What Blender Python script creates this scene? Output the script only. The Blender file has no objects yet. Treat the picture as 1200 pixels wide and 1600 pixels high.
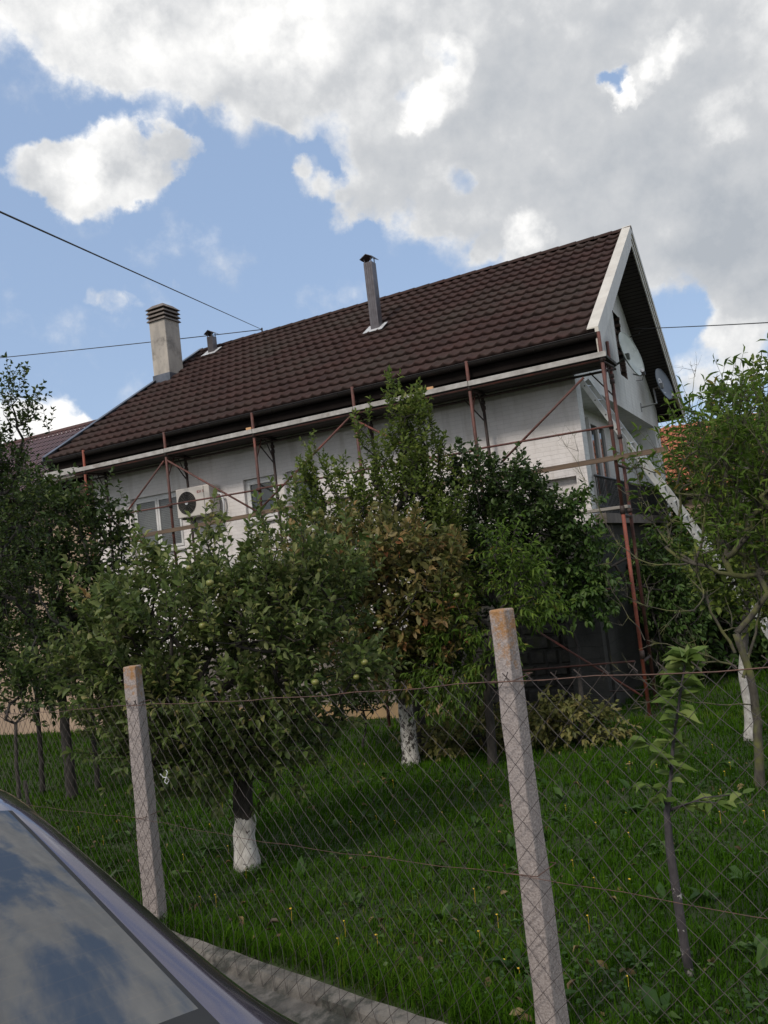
import bpy, math, random
import numpy as np
from mathutils import Vector, Matrix
D = bpy.data
scene = bpy.context.scene
random.seed(7)
RNG = np.random.default_rng(11)
R = math.radians

# ------------------------------------------------------------------ camera
CAM = np.array([0.0, 0.0, 1.66])
FPX = 1294.0
PITCH, ROLL = R(4.17), math.atan(0.115)
cF = np.array([0, math.cos(PITCH), math.sin(PITCH)])
_u0 = np.array([0, -math.sin(PITCH), math.cos(PITCH)])
_r0 = np.array([1.0, 0, 0])
cR = math.cos(ROLL)*_r0 - math.sin(ROLL)*_u0
cU = math.sin(ROLL)*_r0 + math.cos(ROLL)*_u0
cam = D.cameras.new('camera')
camo = D.objects.new('camera', cam)
scene.collection.objects.link(camo)
cam.sensor_fit = 'VERTICAL'; cam.sensor_height = 24.0; cam.lens = 24.0*FPX/1600
cam.clip_start = 0.05; cam.clip_end = 3000
camo.matrix_world = Matrix(((cR[0], cU[0], -cF[0], CAM[0]), (cR[1], cU[1], -cF[1], CAM[1]), (cR[2], cU[2], -cF[2], CAM[2]), (0, 0, 0, 1)))
scene.camera = camo

def ray(px, py):
    return cF + (px-600)/FPX*cR + (800-py)/FPX*cU
def at(px, py, y):
    r = ray(px, py); return CAM + r*y/r[1]

# ------------------------------------------------------------------ light
scene.view_settings.view_transform = 'Standard'
scene.view_settings.look = 'None'
scene.view_settings.exposure = 0.22
scene.view_settings.gamma = 1.0
scene.render.resolution_x, scene.render.resolution_y = 768, 1024
SUN_EL = R(44)
sun_h = np.array([-0.55, -0.83]); sun_h /= np.linalg.norm(sun_h)      # horizontal direction towards the sun
SUN = np.array([sun_h[0]*math.cos(SUN_EL), sun_h[1]*math.cos(SUN_EL), math.sin(SUN_EL)])
sl = D.lights.new('sun', 'SUN'); sl.energy = 2.0; sl.angle = R(12); sl.color = (1.0, 0.93, 0.84)
so = D.objects.new('sun', sl); scene.collection.objects.link(so)
so.rotation_euler = Vector(SUN).to_track_quat('Z', 'Y').to_euler()

world = D.worlds.new('World'); scene.world = world; world.use_nodes = True
nt = world.node_tree; nt.nodes.clear()
def N(t, **k):
    n = nt.nodes.new(t)
    for a, b in k.items(): setattr(n, a, b)
    return n
def L(a, b): nt.links.new(a, b)
def math_(op, a, b=None, c=None, clamp=False):
    n = N('ShaderNodeMath', operation=op); n.use_clamp = clamp
    for i, v in enumerate((a, b, c)):
        if v is None: continue
        if isinstance(v, (int, float)): n.inputs[i].default_value = v
        else: L(v, n.inputs[i])
    return n.outputs[0]
WS = 0.10
out = N('ShaderNodeOutputWorld'); bg = N('ShaderNodeBackground'); bg.inputs['Strength'].default_value = WS
sky = N('ShaderNodeTexSky', sky_type='NISHITA'); sky.sun_disc = False
sky.sun_elevation = SUN_EL; sky.sun_rotation = math.atan2(sun_h[0], sun_h[1]); sky.air_density = 1.0; sky.dust_density = .8; sky.ozone_density = 1.0
tc = N('ShaderNodeTexCoord')
warp = N('ShaderNodeTexNoise'); warp.inputs['Scale'].default_value = 14; warp.inputs['Detail'].default_value = 9; warp.inputs['Roughness'].default_value = .6
L(tc.outputs['Generated'], warp.inputs['Vector'])
ws = N('ShaderNodeVectorMath', operation='SUBTRACT'); L(warp.outputs['Color'], ws.inputs[0]); ws.inputs[1].default_value = (.5, .5, .5)
wm = N('ShaderNodeVectorMath', operation='SCALE'); L(ws.outputs[0], wm.inputs[0]); wm.inputs['Scale'].default_value = .075
wa = N('ShaderNodeVectorMath', operation='ADD'); L(tc.outputs['Generated'], wa.inputs[0]); L(wm.outputs[0], wa.inputs[1])
wn = N('ShaderNodeVectorMath', operation='NORMALIZE'); L(wa.outputs[0], wn.inputs[0])
def blobsum(blobs):
    tot = None
    for px, py, r, w in blobs:
        d = ray(px, py); d = d/np.linalg.norm(d)
        dp = N('ShaderNodeVectorMath', operation='DOT_PRODUCT'); L(wn.outputs[0], dp.inputs[0]); dp.inputs[1].default_value = tuple(d)
        a = r/FPX
        mr = N('ShaderNodeMapRange', interpolation_type='SMOOTHSTEP')
        mr.inputs['From Min'].default_value = math.cos(a*(1.4 if w > 0 else 1.9)); mr.inputs['From Max'].default_value = math.cos(a*(.5 if w > 0 else .25))
        mr.inputs['To Max'].default_value = w
        L(dp.outputs['Value'], mr.inputs['Value'])
        tot = mr.outputs[0] if tot is None else math_('ADD', tot, mr.outputs[0])
    return tot
CL = [(70,-20,85,.8),(60,40,30,.4),(160,0,95,1),(200,60,60,.6),(280,20,105,1),(300,95,50,.6),(400,60,100,1),(400,130,40,.6),(445,150,42,.6),(470,200,18,.4),(560,60,140,1),(580,165,60,.8),(600,230,60,.8),(540,20,120,1),
      (660,250,95,1),(590,285,45,.7),(560,318,28,.6),(700,60,150,1),(680,320,35,.6),(800,200,160,1.1),(880,300,95,.8),(1000,240,170,1),(1150,120,190,1),(1000,350,70,.7),(1120,330,120,.9),(1185,420,60,.8),(1000,20,200,.8),(880,20,150,1),
      (1130,570,60,.65),(1185,545,45,.6),(1090,605,28,.4),(1120,505,30,.5),(1165,490,40,.5),
      (58,262,36,.9),(100,268,44,1),(150,268,50,1),(200,258,48,1),(245,240,40,.9),(235,285,34,.7),(262,218,20,.6),(296,232,16,.5),(184,474,14,.30),(160,462,12,.28),(205,470,9,.2),(272,438,12,.28),(490,275,26,.6),(520,285,20,.5),(470,262,16,.5),
      (75,668,42,1),(20,690,60,1),(118,672,18,.5),(828,370,30,.8),(760,385,18,.5),(955,368,26,.6),
      (955,126,12,-.8),(944,112,9,-.6),(972,122,11,-.7),(988,104,8,-.5),(965,104,12,-.35),(675,75,16,-.8),(632,138,14,-.8),(800,28,10,-.5),(705,282,16,-.7),(1060,470,30,-.4),(1075,490,20,-.3),(510,222,34,-.6),(40,75,22,-.3)]
g1 = N('ShaderNodeTexNoise'); g1.inputs['Scale'].default_value = 8; g1.inputs['Detail'].default_value = 9; g1.inputs['Roughness'].default_value = .58
L(tc.outputs['Generated'], g1.inputs['Vector'])
g2 = N('ShaderNodeTexNoise'); g2.inputs['Scale'].default_value = 2.6; g2.inputs['Detail'].default_value = 6; g2.inputs['Roughness'].default_value = .55
L(tc.outputs['Generated'], g2.inputs['Vector'])
# the rest of the sky (behind, above) carries broken cloud as well
dpF = N('ShaderNodeVectorMath', operation='DOT_PRODUCT'); L(tc.outputs['Generated'], dpF.inputs[0]); dpF.inputs[1].default_value = tuple(cF)
els = N('ShaderNodeMapRange', interpolation_type='SMOOTHSTEP'); L(dpF.outputs['Value'], els.inputs['Value'])
els.inputs['From Min'].default_value = .80; els.inputs['From Max'].default_value = .62; els.inputs['To Min'].default_value = 0; els.inputs['To Max'].default_value = 1
gen = math_('MULTIPLY', els.outputs[0], math_('ADD', math_('MULTIPLY_ADD', g2.outputs['Fac'], 8.0, -4.3), math_('MULTIPLY', g1.outputs['Fac'], 2.2)))
pos = blobsum([b for b in CL if b[3] > 0]); neg = blobsum([b for b in CL if b[3] < 0])
posc = math_('MINIMUM', pos, math_('MULTIPLY_ADD', pos, .18, .85))
field = math_('ADD', math_('ADD', posc, neg), gen)
g3 = N('ShaderNodeTexNoise'); g3.inputs['Scale'].default_value = 17; g3.inputs['Detail'].default_value = 10; g3.inputs['Roughness'].default_value = .6
L(tc.outputs['Generated'], g3.inputs['Vector'])
# same noise sampled a little nearer the sun: the difference models the lit flank of each billow
offv = N('ShaderNodeVectorMath', operation='ADD'); L(tc.outputs['Generated'], offv.inputs[0]); offv.inputs[1].default_value = (-.006, -.004, .020)
g1b = N('ShaderNodeTexNoise'); g1b.inputs['Scale'].default_value = 8; g1b.inputs['Detail'].default_value = 9; g1b.inputs['Roughness'].default_value = .58
L(offv.outputs[0], g1b.inputs['Vector'])
dens = math_('ADD', field, math_('ADD', math_('MULTIPLY_ADD', g1.outputs['Fac'], 1.2, -.6), math_('MULTIPLY_ADD', g3.outputs['Fac'], 1.5, -.75)))
alpha = N('ShaderNodeMapRange', interpolation_type='SMOOTHSTEP'); L(dens, alpha.inputs['Value'])
alpha.inputs['From Min'].default_value = .10; alpha.inputs['From Max'].default_value = 1.02
lit = math_('MULTIPLY', math_('SUBTRACT', g1.outputs['Fac'], g1b.outputs['Fac']), 1.2)
thick = N('ShaderNodeMapRange', interpolation_type='SMOOTHSTEP'); L(field, thick.inputs['Value'])
thick.inputs['From Min'].default_value = .45; thick.inputs['From Max'].default_value = 1.35
bright = blobsum([(705,95,28,.30),(690,140,34,.28),(662,165,30,.32),(640,185,18,.3),(1070,78,26,.36),(1035,90,22,.36),(1005,120,18,.32),(975,140,16,.6),(1120,185,34,.3),(430,25,70,.35),(120,20,110,.2),(180,250,60,.3),(110,262,40,.3),(60,660,60,.6),(820,368,30,.6),(1150,580,70,.3),(250,60,110,.16),(560,60,90,.12),(1185,20,40,.2)])
dark = blobsum([(900,60,110,.10),(780,290,120,.10),(1000,300,130,.14),(1150,430,90,.18),(1180,360,90,.1),(1130,260,90,.08),(760,150,70,.06),(1190,120,80,.06)])
low = math_('MULTIPLY_ADD', g2.outputs['Fac'], .45, -.225); mid = math_('MULTIPLY_ADD', g1.outputs['Fac'], .40, -.20); hi = math_('MULTIPLY_ADD', g3.outputs['Fac'], .22, -.11)
bb_ = math_('MULTIPLY', bright, math_('MULTIPLY_ADD', g3.outputs['Fac'], 3.0, -.75))
br = math_('ADD', math_('ADD', math_('ADD', math_('SUBTRACT', math_('ADD', bb_, .64), math_('ADD', dark, math_('MULTIPLY', thick.outputs[0], .20))), low), math_('ADD', mid, hi)), lit, clamp=True)
ramp = N('ShaderNodeValToRGB'); L(br, ramp.inputs['Fac'])
k = 1/WS
ramp.color_ramp.elements[0].position = 0; ramp.color_ramp.elements[0].color = (.40, .43, .47, 1)
ramp.color_ramp.elements[1].position = 1; ramp.color_ramp.elements[1].color = (.98, .97, .95, 1)
e = ramp.color_ramp.elements.new(.42); e.color = (.55, .565, .585, 1)
sc = N('ShaderNodeVectorMath', operation='SCALE'); L(ramp.outputs['Color'], sc.inputs[0]); sc.inputs['Scale'].default_value = k*.98
tint = N('ShaderNodeMix', data_type='RGBA', blend_type='MULTIPLY'); tint.inputs['Factor'].default_value = 1
L(sky.outputs['Color'], tint.inputs[6]); tint.inputs[7].default_value = (1.7, 1.5, 1.3, 1)
aer = N('ShaderNodeMix', data_type='RGBA'); aer.inputs['Factor'].default_value = .72; L(tint.outputs[2], aer.inputs[6]); aer.inputs[7].default_value = (2.95, 4.15, 6.35, 1)   # airlight of a hazy summer sky evens the gradient
skm = N('ShaderNodeVectorMath', operation='SCALE'); L(aer.outputs[2], skm.inputs[0]); skm.inputs['Scale'].default_value = 1.0
mix = N('ShaderNodeMix', data_type='RGBA'); L(alpha.outputs[0], mix.inputs['Factor']); L(skm.outputs[0], mix.inputs[6]); L(sc.outputs[0], mix.inputs[7])
L(mix.outputs[2], bg.inputs['Color']); L(bg.outputs[0], out.inputs['Surface'])

# ------------------------------------------------------------------ materials
def newmat(name):
    m = D.materials.new(name); m.use_nodes = True
    return m, m.node_tree, m.node_tree.nodes['Principled BSDF']
def mat(name, c1, c2=None, scale=5.0, rough=.7, metal=0.0, bump=0.0, bscale=None, detail=6, coat=0, spec=.5, contrast=(.35,.65), stretch=None, c3=None, s3=1.2, t3=(.55,.7)):
    m, t, b = newmat(name)
    c2 = c2 or c1
    tcn = t.nodes.new('ShaderNodeTexCoord'); mp = t.nodes.new('ShaderNodeMapping')
    t.links.new(tcn.outputs['Object'], mp.inputs[0])
    if stretch: mp.inputs['Scale'].default_value = stretch
    n = t.nodes.new('ShaderNodeTexNoise'); n.inputs['Scale'].default_value = scale; n.inputs['Detail'].default_value = detail; n.inputs['Roughness'].default_value = .62
    t.links.new(mp.outputs[0], n.inputs['Vector'])
    r = t.nodes.new('ShaderNodeValToRGB'); t.links.new(n.outputs['Fac'], r.inputs['Fac'])
    r.color_ramp.elements[0].position, r.color_ramp.elements[1].position = contrast
    r.color_ramp.elements[0].color = (*c1, 1); r.color_ramp.elements[1].color = (*c2, 1)
    colr = r.outputs['Color']
    if c3:
        n3 = t.nodes.new('ShaderNodeTexNoise'); n3.inputs['Scale'].default_value = s3; n3.inputs['Detail'].default_value = 8; n3.inputs['Roughness'].default_value = .7
        t.links.new(tcn.outputs['Object'], n3.inputs['Vector'])
        mr = t.nodes.new('ShaderNodeMapRange'); mr.inputs['From Min'].default_value, mr.inputs['From Max'].default_value = t3
        t.links.new(n3.outputs['Fac'], mr.inputs['Value'])
        mx = t.nodes.new('ShaderNodeMix'); mx.data_type = 'RGBA'; t.links.new(mr.outputs[0], mx.inputs['Factor']); t.links.new(colr, mx.inputs[6]); mx.inputs[7].default_value = (*c3, 1)
        colr = mx.outputs[2]
    t.links.new(colr, b.inputs['Base Color'])
    b.inputs['Roughness'].default_value = rough; b.inputs['Metallic'].default_value = metal
    b.inputs['Specular IOR Level'].default_value = spec
    if coat: b.inputs['Coat Weight'].default_value = coat; b.inputs['Coat Roughness'].default_value = .05
    if bump:
        n2 = t.nodes.new('ShaderNodeTexNoise'); n2.inputs['Scale'].default_value = bscale or scale*4; n2.inputs['Detail'].default_value = 8
        t.links.new(mp.outputs[0], n2.inputs['Vector'])
        bp = t.nodes.new('ShaderNodeBump'); bp.inputs['Strength'].default_value = bump; bp.inputs['Distance'].default_value = .01
        t.links.new(n2.outputs['Fac'], bp.inputs['Height']); t.links.new(bp.outputs[0], b.inputs['Normal'])
    return m

def leafmat(name, stops, transl=.35, rough=.5, sp=.3, under=.12, ucol=(.24,.27,.13)):
    """colour of every single leaf comes from a random value stored on it"""
    m, t, b = newmat(name)
    a = t.nodes.new('ShaderNodeAttribute'); a.attribute_name = 'rnd'
    r = t.nodes.new('ShaderNodeValToRGB'); t.links.new(a.outputs['Fac'], r.inputs['Fac'])
    els_ = r.color_ramp.elements
    els_[0].position, els_[0].color = stops[0][0], (*stops[0][1], 1)
    els_[1].position, els_[1].color = stops[-1][0], (*stops[-1][1], 1)
    for p, c in stops[1:-1]:
        x = els_.new(p); x.color = (*c, 1)
    g_ = t.nodes.new('ShaderNodeNewGeometry'); un = t.nodes.new('ShaderNodeMix'); un.data_type = 'RGBA'      # leaf undersides are paler and felted
    um = t.nodes.new('ShaderNodeMath'); um.operation = 'MULTIPLY'; um.inputs[1].default_value = under; t.links.new(g_.outputs['Backfacing'], um.inputs[0])
    t.links.new(um.outputs[0], un.inputs['Factor']); t.links.new(r.outputs[0], un.inputs[6]); un.inputs[7].default_value = (*ucol, 1)
    t.links.new(un.outputs[2], b.inputs['Base Color']); b.inputs['Roughness'].default_value = rough
    b.inputs['Specular IOR Level'].default_value = sp
    tr = t.nodes.new('ShaderNodeBsdfTranslucent'); t.links.new(r.outputs[0], tr.inputs['Color'])
    ms = t.nodes.new('ShaderNodeMixShader'); ms.inputs[0].default_value = transl
    o = t.nodes['Material Output']; t.links.new(b.outputs[0], ms.inputs[1]); t.links.new(tr.outputs[0], ms.inputs[2]); t.links.new(ms.outputs[0], o.inputs['Surface'])
    return m

def brickwall_mat(name, c1, c2, c3, bw=.24, rh=.072, bump=.35):
    m, t, b = newmat(name)
    tcn = t.nodes.new('ShaderNodeTexCoord'); sep = t.nodes.new('ShaderNodeSeparateXYZ'); t.links.new(tcn.outputs['Object'], sep.inputs[0])
    ad = t.nodes.new('ShaderNodeMath'); ad.operation = 'ADD'; t.links.new(sep.outputs['X'], ad.inputs[0]); t.links.new(sep.outputs['Y'], ad.inputs[1])
    nz = t.nodes.new('ShaderNodeTexNoise'); nz.inputs['Scale'].default_value = 5; nz.inputs['Detail'].default_value = 5
    t.links.new(tcn.outputs['Object'], nz.inputs['Vector'])
    wz = t.nodes.new('ShaderNodeMath'); wz.operation = 'MULTIPLY_ADD'; wz.inputs[1].default_value = .04; t.links.new(nz.outputs['Fac'], wz.inputs[0]); t.links.new(sep.outputs['Z'], wz.inputs[2])
    cb = t.nodes.new('ShaderNodeCombineXYZ'); t.links.new(ad.outputs[0], cb.inputs['X']); t.links.new(wz.outputs[0], cb.inputs['Y'])
    br_ = t.nodes.new('ShaderNodeTexBrick'); br_.inputs['Scale'].default_value = 1; br_.inputs['Brick Width'].default_value = bw; br_.inputs['Row Height'].default_value = rh
    br_.inputs['Mortar Size'].default_value = .006; br_.inputs['Mortar Smooth'].default_value = .6; br_.inputs['Bias'].default_value = 0
    br_.inputs['Color1'].default_value = (1, 1, 1, 1); br_.inputs['Color2'].default_value = (.7, .7, .7, 1); br_.inputs['Mortar'].default_value = (0, 0, 0, 1)
    t.links.new(cb.outputs[0], br_.inputs['Vector'])
    n1 = t.nodes.new('ShaderNodeTexNoise'); n1.inputs['Scale'].default_value = 1.1; n1.inputs['Detail'].default_value = 8; n1.inputs['Roughness'].default_value = .65
    t.links.new(tcn.outputs['Object'], n1.inputs['Vector'])
    r = t.nodes.new('ShaderNodeValToRGB'); t.links.new(n1.outputs['Fac'], r.inputs['Fac'])
    r.color_ramp.elements[0].position = .3; r.color_ramp.elements[0].color = (*c2, 1)
    r.color_ramp.elements[1].position = .62; r.color_ramp.elements[1].color = (*c1, 1)
    mx = t.nodes.new('ShaderNodeMix'); mx.data_type = 'RGBA'; mx.inputs[6].default_value = (*c3, 1)
    fr = t.nodes.new('ShaderNodeMapRange'); fr.inputs['From Min'].default_value = 0; fr.inputs['From Max'].default_value = 1; fr.inputs['To Min'].default_value = .72; fr.inputs['To Max'].default_value = 1
    t.links.new(br_.outputs['Color'], fr.inputs['Value']); t.links.new(fr.outputs[0], mx.inputs['Factor']); t.links.new(r.outputs[0], mx.inputs[7])
    ms_ = t.nodes.new('ShaderNodeMapping'); ms_.inputs['Scale'].default_value = (2.2, 2.2, .28); t.links.new(tcn.outputs['Object'], ms_.inputs[0])
    ns = t.nodes.new('ShaderNodeTexNoise'); ns.inputs['Scale'].default_value = 2.2; ns.inputs['Detail'].default_value = 7; ns.inputs['Roughness'].default_value = .6; t.links.new(ms_.outputs[0], ns.inputs['Vector'])
    sr = t.nodes.new('ShaderNodeMapRange'); sr.inputs['From Min'].default_value = .52; sr.inputs['From Max'].default_value = .72; sr.inputs['To Max'].default_value = .45; t.links.new(ns.outputs['Fac'], sr.inputs['Value'])
    sx = t.nodes.new('ShaderNodeMix'); sx.data_type = 'RGBA'; t.links.new(sr.outputs[0], sx.inputs['Factor']); t.links.new(mx.outputs[2], sx.inputs[6]); sx.inputs[7].default_value = (c2[0]*.62, c2[1]*.58, c2[2]*.52, 1)
    t.links.new(sx.outputs[2], b.inputs['Base Color']); b.inputs['Roughness'].default_value = .75
    ng = t.nodes.new('ShaderNodeTexNoise'); ng.inputs['Scale'].default_value = 22; ng.inputs['Detail'].default_value = 6; t.links.new(tcn.outputs['Object'], ng.inputs['Vector'])
    hs = t.nodes.new('ShaderNodeMath'); hs.operation = 'MULTIPLY_ADD'; hs.inputs[1].default_value = .9; t.links.new(ng.outputs['Fac'], hs.inputs[0]); t.links.new(br_.outputs['Color'], hs.inputs[2])
    bp = t.nodes.new('ShaderNodeBump'); bp.inputs['Strength'].default_value = bump; bp.inputs['Distance'].default_value = .012
    t.links.new(hs.outputs[0], bp.inputs['Height']); t.links.new(bp.outputs[0], b.inputs['Normal'])
    return m

M = {}
M['wall'] = brickwall_mat('white_painted_split_brick', (.78,.735,.72), (.62,.575,.55), (.38,.35,.33))
M['gable'] = brickwall_mat('white_gable_brick', (.78,.78,.76), (.58,.58,.57), (.42,.42,.41), bump=.35)
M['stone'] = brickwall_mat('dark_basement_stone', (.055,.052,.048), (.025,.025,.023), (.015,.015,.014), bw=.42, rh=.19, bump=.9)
M['brick'] = brickwall_mat('raw_red_brick', (.10,.06,.045), (.05,.035,.03), (.08,.07,.06), bw=.25, rh=.08, bump=.6)
M['beige'] = mat('beige_render', (.40,.29,.205), (.30,.22,.16), 1.5, .85, bump=.2, bscale=60)
M['plinth'] = mat('ochre_plinth', (.42,.27,.13), (.30,.21,.12), 2.5, .9, bump=.4, bscale=30, c3=(.16,.13,.10), s3=2.2)
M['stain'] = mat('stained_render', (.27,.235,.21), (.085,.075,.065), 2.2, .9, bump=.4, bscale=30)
M['tile'] = mat('brown_coated_tile', (.060,.033,.029), (.038,.023,.021), 2.2, .95, spec=.15, bump=.5, bscale=260, c3=(.05,.038,.032), s3=.7, t3=(.45,.7))
M['tile2'] = mat('reddish_brown_sheet', (.12,.055,.05), (.08,.04,.038), 2.0, .5, bump=.2, bscale=80)
M['orange_tile'] = mat('orange_clay_tile', (.40,.13,.055), (.26,.09,.05), 3, .8, bump=.4, bscale=20, c3=(.14,.07,.05), s3=3)
M['gutter'] = mat('dark_brown_gutter', (.016,.013,.012), (.024,.019,.018), 6, .45, spec=.3)
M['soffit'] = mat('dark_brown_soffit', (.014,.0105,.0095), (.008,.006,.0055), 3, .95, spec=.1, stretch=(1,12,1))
M['barge'] = mat('cream_bargeboard', (.62,.58,.51), (.52,.48,.42), 3, .45, c3=(.36,.33,.28), s3=4, t3=(.6,.8))
M['verge_metal'] = mat('grey_blue_verge_metal', (.16,.17,.20), (.10,.11,.13), 4, .35, metal=.6)
M['chimney'] = mat('weathered_chimney_render', (.50,.45,.39), (.33,.30,.27), 3, .9, bump=.5, bscale=25, c3=(.13,.12,.11), s3=2.4, t3=(.52,.72), stretch=(1,1,.35))
M['cap'] = mat('chimney_cap_concrete', (.20,.17,.15), (.12,.10,.09), 6, .9, bump=.4)
M['flue'] = mat('brown_grey_flue_metal', (.14,.13,.14), (.09,.08,.085), 5, .4, metal=.5)
M['flash'] = mat('light_flashing', (.55,.55,.55), (.35,.35,.36), 8, .5)
M['frame'] = mat('white_pvc_frame', (.66,.65,.64), (.55,.54,.53), 4, .4)
M['glass'] = mat('window_glass', (.02,.024,.026), (.035,.04,.04), 3, .04, spec=.8)
M['blind'] = mat('lowered_slat_blind', (.16,.17,.17), (.11,.115,.12), 2, .35)
M['sill'] = mat('window_sill', (.42,.40,.38), (.32,.30,.29), 8, .6)
M['rust'] = mat('red_brown_scaffold_paint', (.125,.045,.034), (.07,.030,.024), 9, .65, bump=.35, bscale=70, c3=(.20,.05,.03), s3=2.3, t3=(.55,.66))
M['rustd'] = mat('dark_rusted_tube', (.06,.035,.03), (.03,.022,.02), 9, .7, bump=.35, bscale=70)
M['oxide'] = mat('orange_red_oxide_tube', (.26,.062,.035), (.17,.048,.03), 8, .65, bump=.3, bscale=60)
M['deck_edge'] = mat('worn_galvanised_deck_edge', (.44,.42,.40), (.28,.26,.24), 7, .55, stretch=(1,1,1), c3=(.20,.16,.13), s3=5, t3=(.58,.72))
M['deck'] = mat('grey_deck_board', (.055,.045,.04), (.03,.026,.024), 3, .8, stretch=(.3,6,1), bump=.4)
M['timber'] = mat('weathered_timber_plank', (.17,.115,.075), (.085,.06,.045), 4, .85, stretch=(.3,4,4), bump=.4)
M['timber_grey'] = mat('pale_grey_plank', (.34,.31,.28), (.22,.20,.18), 4, .85, stretch=(.3,4,4), bump=.4)
M['alu'] = mat('aluminium_ladder', (.62,.62,.60), (.50,.50,.49), 6, .35, metal=.35)
M['black'] = mat('black_rubber', (.012,.012,.013), (.02,.02,.02), 6, .55)
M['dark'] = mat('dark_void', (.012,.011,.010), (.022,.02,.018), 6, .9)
M['ac'] = mat('offwhite_air_conditioner_casing', (.58,.54,.50), (.50,.46,.42), 2, .45)
M['acg'] = mat('grey_fan_grille', (.10,.095,.085), (.06,.055,.05), 6, .5)
M['acmark'] = mat('faded_red_lettering', (.30,.10,.09), (.36,.18,.16), 20, .6)
M['dishw'] = mat('white_dish_paint', (.62,.65,.60), (.50,.54,.50), 3, .4, c3=(.36,.38,.33), s3=4)
M['dishd'] = mat('slate_grey_dish_paint', (.13,.155,.19), (.10,.12,.15), 3, .4)
M['dishback'] = mat('dull_green_grey_dish_back', (.10,.11,.09), (.07,.075,.06), 4, .6)
M['white'] = mat('white_plastic', (.72,.72,.74), (.6,.6,.62), 8, .4)
M['galv'] = mat('galvanised_arm', (.32,.32,.31), (.22,.22,.21), 8, .4, metal=.5)
M['concrete'] = mat('lichened_concrete_post', (.32,.275,.25), (.20,.17,.16), 26, .95, bump=1.0, bscale=70, detail=10)
M['curb'] = mat('mossy_concrete_curb', (.20,.18,.155), (.10,.09,.078), 9, .95, bump=.9, bscale=45, c3=(.055,.055,.045), s3=6, t3=(.48,.6))
M['wire'] = mat('rusty_fence_wire', (.085,.066,.058), (.045,.034,.03), 20, .6)
M['wirelt'] = mat('rusty_tension_wire', (.16,.085,.06), (.08,.05,.04), 20, .6, metal=.3)
M['cable'] = mat('black_overhead_cable', (.02,.02,.022), (.03,.03,.03), 5, .6)
M['asphalt'] = mat('grey_asphalt', (.055,.054,.052), (.035,.034,.033), 30, .95, bump=.6, bscale=150)
M['soil'] = mat('lawn_soil', (.028,.040,.008), (.018,.030,.005), 3.5, 1.0, bump=.8, bscale=25, c3=(.028,.045,.012), s3=.7, t3=(.4,.6))
M['earth'] = mat('far_ground', (.05,.065,.025), (.04,.05,.02), .2, 1.0)

def post_mat():
    """concrete with orange lichen towards the weathered head of the post"""
    m, t, b = newmat('pebbled_concrete_with_lichen')
    tcn = t.nodes.new('ShaderNodeTexCoord')
    vo = t.nodes.new('ShaderNodeTexVoronoi'); vo.inputs['Scale'].default_value = 120; t.links.new(tcn.outputs['Object'], vo.inputs['Vector'])
    n = t.nodes.new('ShaderNodeTexNoise'); n.inputs['Scale'].default_value = 110; n.inputs['Detail'].default_value = 10; n.inputs['Roughness'].default_value = .75
    t.links.new(tcn.outputs['Object'], n.inputs['Vector'])
    r = t.nodes.new('ShaderNodeValToRGB'); t.links.new(n.outputs['Fac'], r.inputs['Fac'])
    r.color_ramp.elements[0].position = .30; r.color_ramp.elements[0].color = (.12,.10,.095,1)
    r.color_ramp.elements[1].position = .66; r.color_ramp.elements[1].color = (.43,.38,.36,1)
    x = r.color_ramp.elements.new(.46); x.color = (.29,.25,.235,1)
    # pores
    pr = t.nodes.new('ShaderNodeMapRange'); pr.inputs['From Min'].default_value = .08; pr.inputs['From Max'].default_value = .2; pr.inputs['To Min'].default_value = .45; t.links.new(vo.outputs['Distance'], pr.inputs['Value'])
    m1 = t.nodes.new('ShaderNodeMix'); m1.data_type = 'RGBA'; m1.blend_type = 'MULTIPLY'; m1.inputs['Factor'].default_value = 1
    t.links.new(r.outputs[0], m1.inputs[6]); t.links.new(pr.outputs[0], m1.inputs[7])
    # lichen by height
    sep = t.nodes.new('ShaderNodeSeparateXYZ'); t.links.new(tcn.outputs['Object'], sep.inputs[0])
    n2 = t.nodes.new('ShaderNodeTexNoise'); n2.inputs['Scale'].default_value = 22; n2.inputs['Detail'].default_value = 10; n2.inputs['Roughness'].default_value = .8
    t.links.new(tcn.outputs['Object'], n2.inputs['Vector'])
    h = t.nodes.new('ShaderNodeMapRange'); h.inputs['From Min'].default_value = 1.12; h.inputs['From Max'].default_value = 1.5; h.inputs['To Max'].default_value = .27; t.links.new(sep.outputs['Z'], h.inputs['Value'])
    ad = t.nodes.new('ShaderNodeMath'); ad.operation = 'ADD'; t.links.new(n2.outputs['Fac'], ad.inputs[0]); t.links.new(h.outputs[0], ad.inputs[1])
    s = t.nodes.new('ShaderNodeMapRange'); s.inputs['From Min'].default_value = .64; s.inputs['From Max'].default_value = .78; s.inputs['To Max'].default_value = .85; t.links.new(ad.outputs[0], s.inputs['Value'])
    m2 = t.nodes.new('ShaderNodeMix'); m2.data_type = 'RGBA'; t.links.new(s.outputs[0], m2.inputs['Factor']); t.links.new(m1.outputs[2], m2.inputs[6]); m2.inputs[7].default_value = (.33,.16,.045,1)
    t.links.new(m2.outputs[2], b.inputs['Base Color']); b.inputs['Roughness'].default_value = .95
    sm = t.nodes.new('ShaderNodeMath'); sm.operation = 'MULTIPLY_ADD'; sm.inputs[1].default_value = .7; t.links.new(vo.outputs['Distance'], sm.inputs[0]); t.links.new(n.outputs['Fac'], sm.inputs[2])
    bp = t.nodes.new('ShaderNodeBump'); bp.inputs['Strength'].default_value = .6; bp.inputs['Distance'].default_value = .004
    t.links.new(sm.outputs[0], bp.inputs['Height']); t.links.new(bp.outputs[0], b.inputs['Normal'])
    return m
M['post'] = post_mat()

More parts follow.
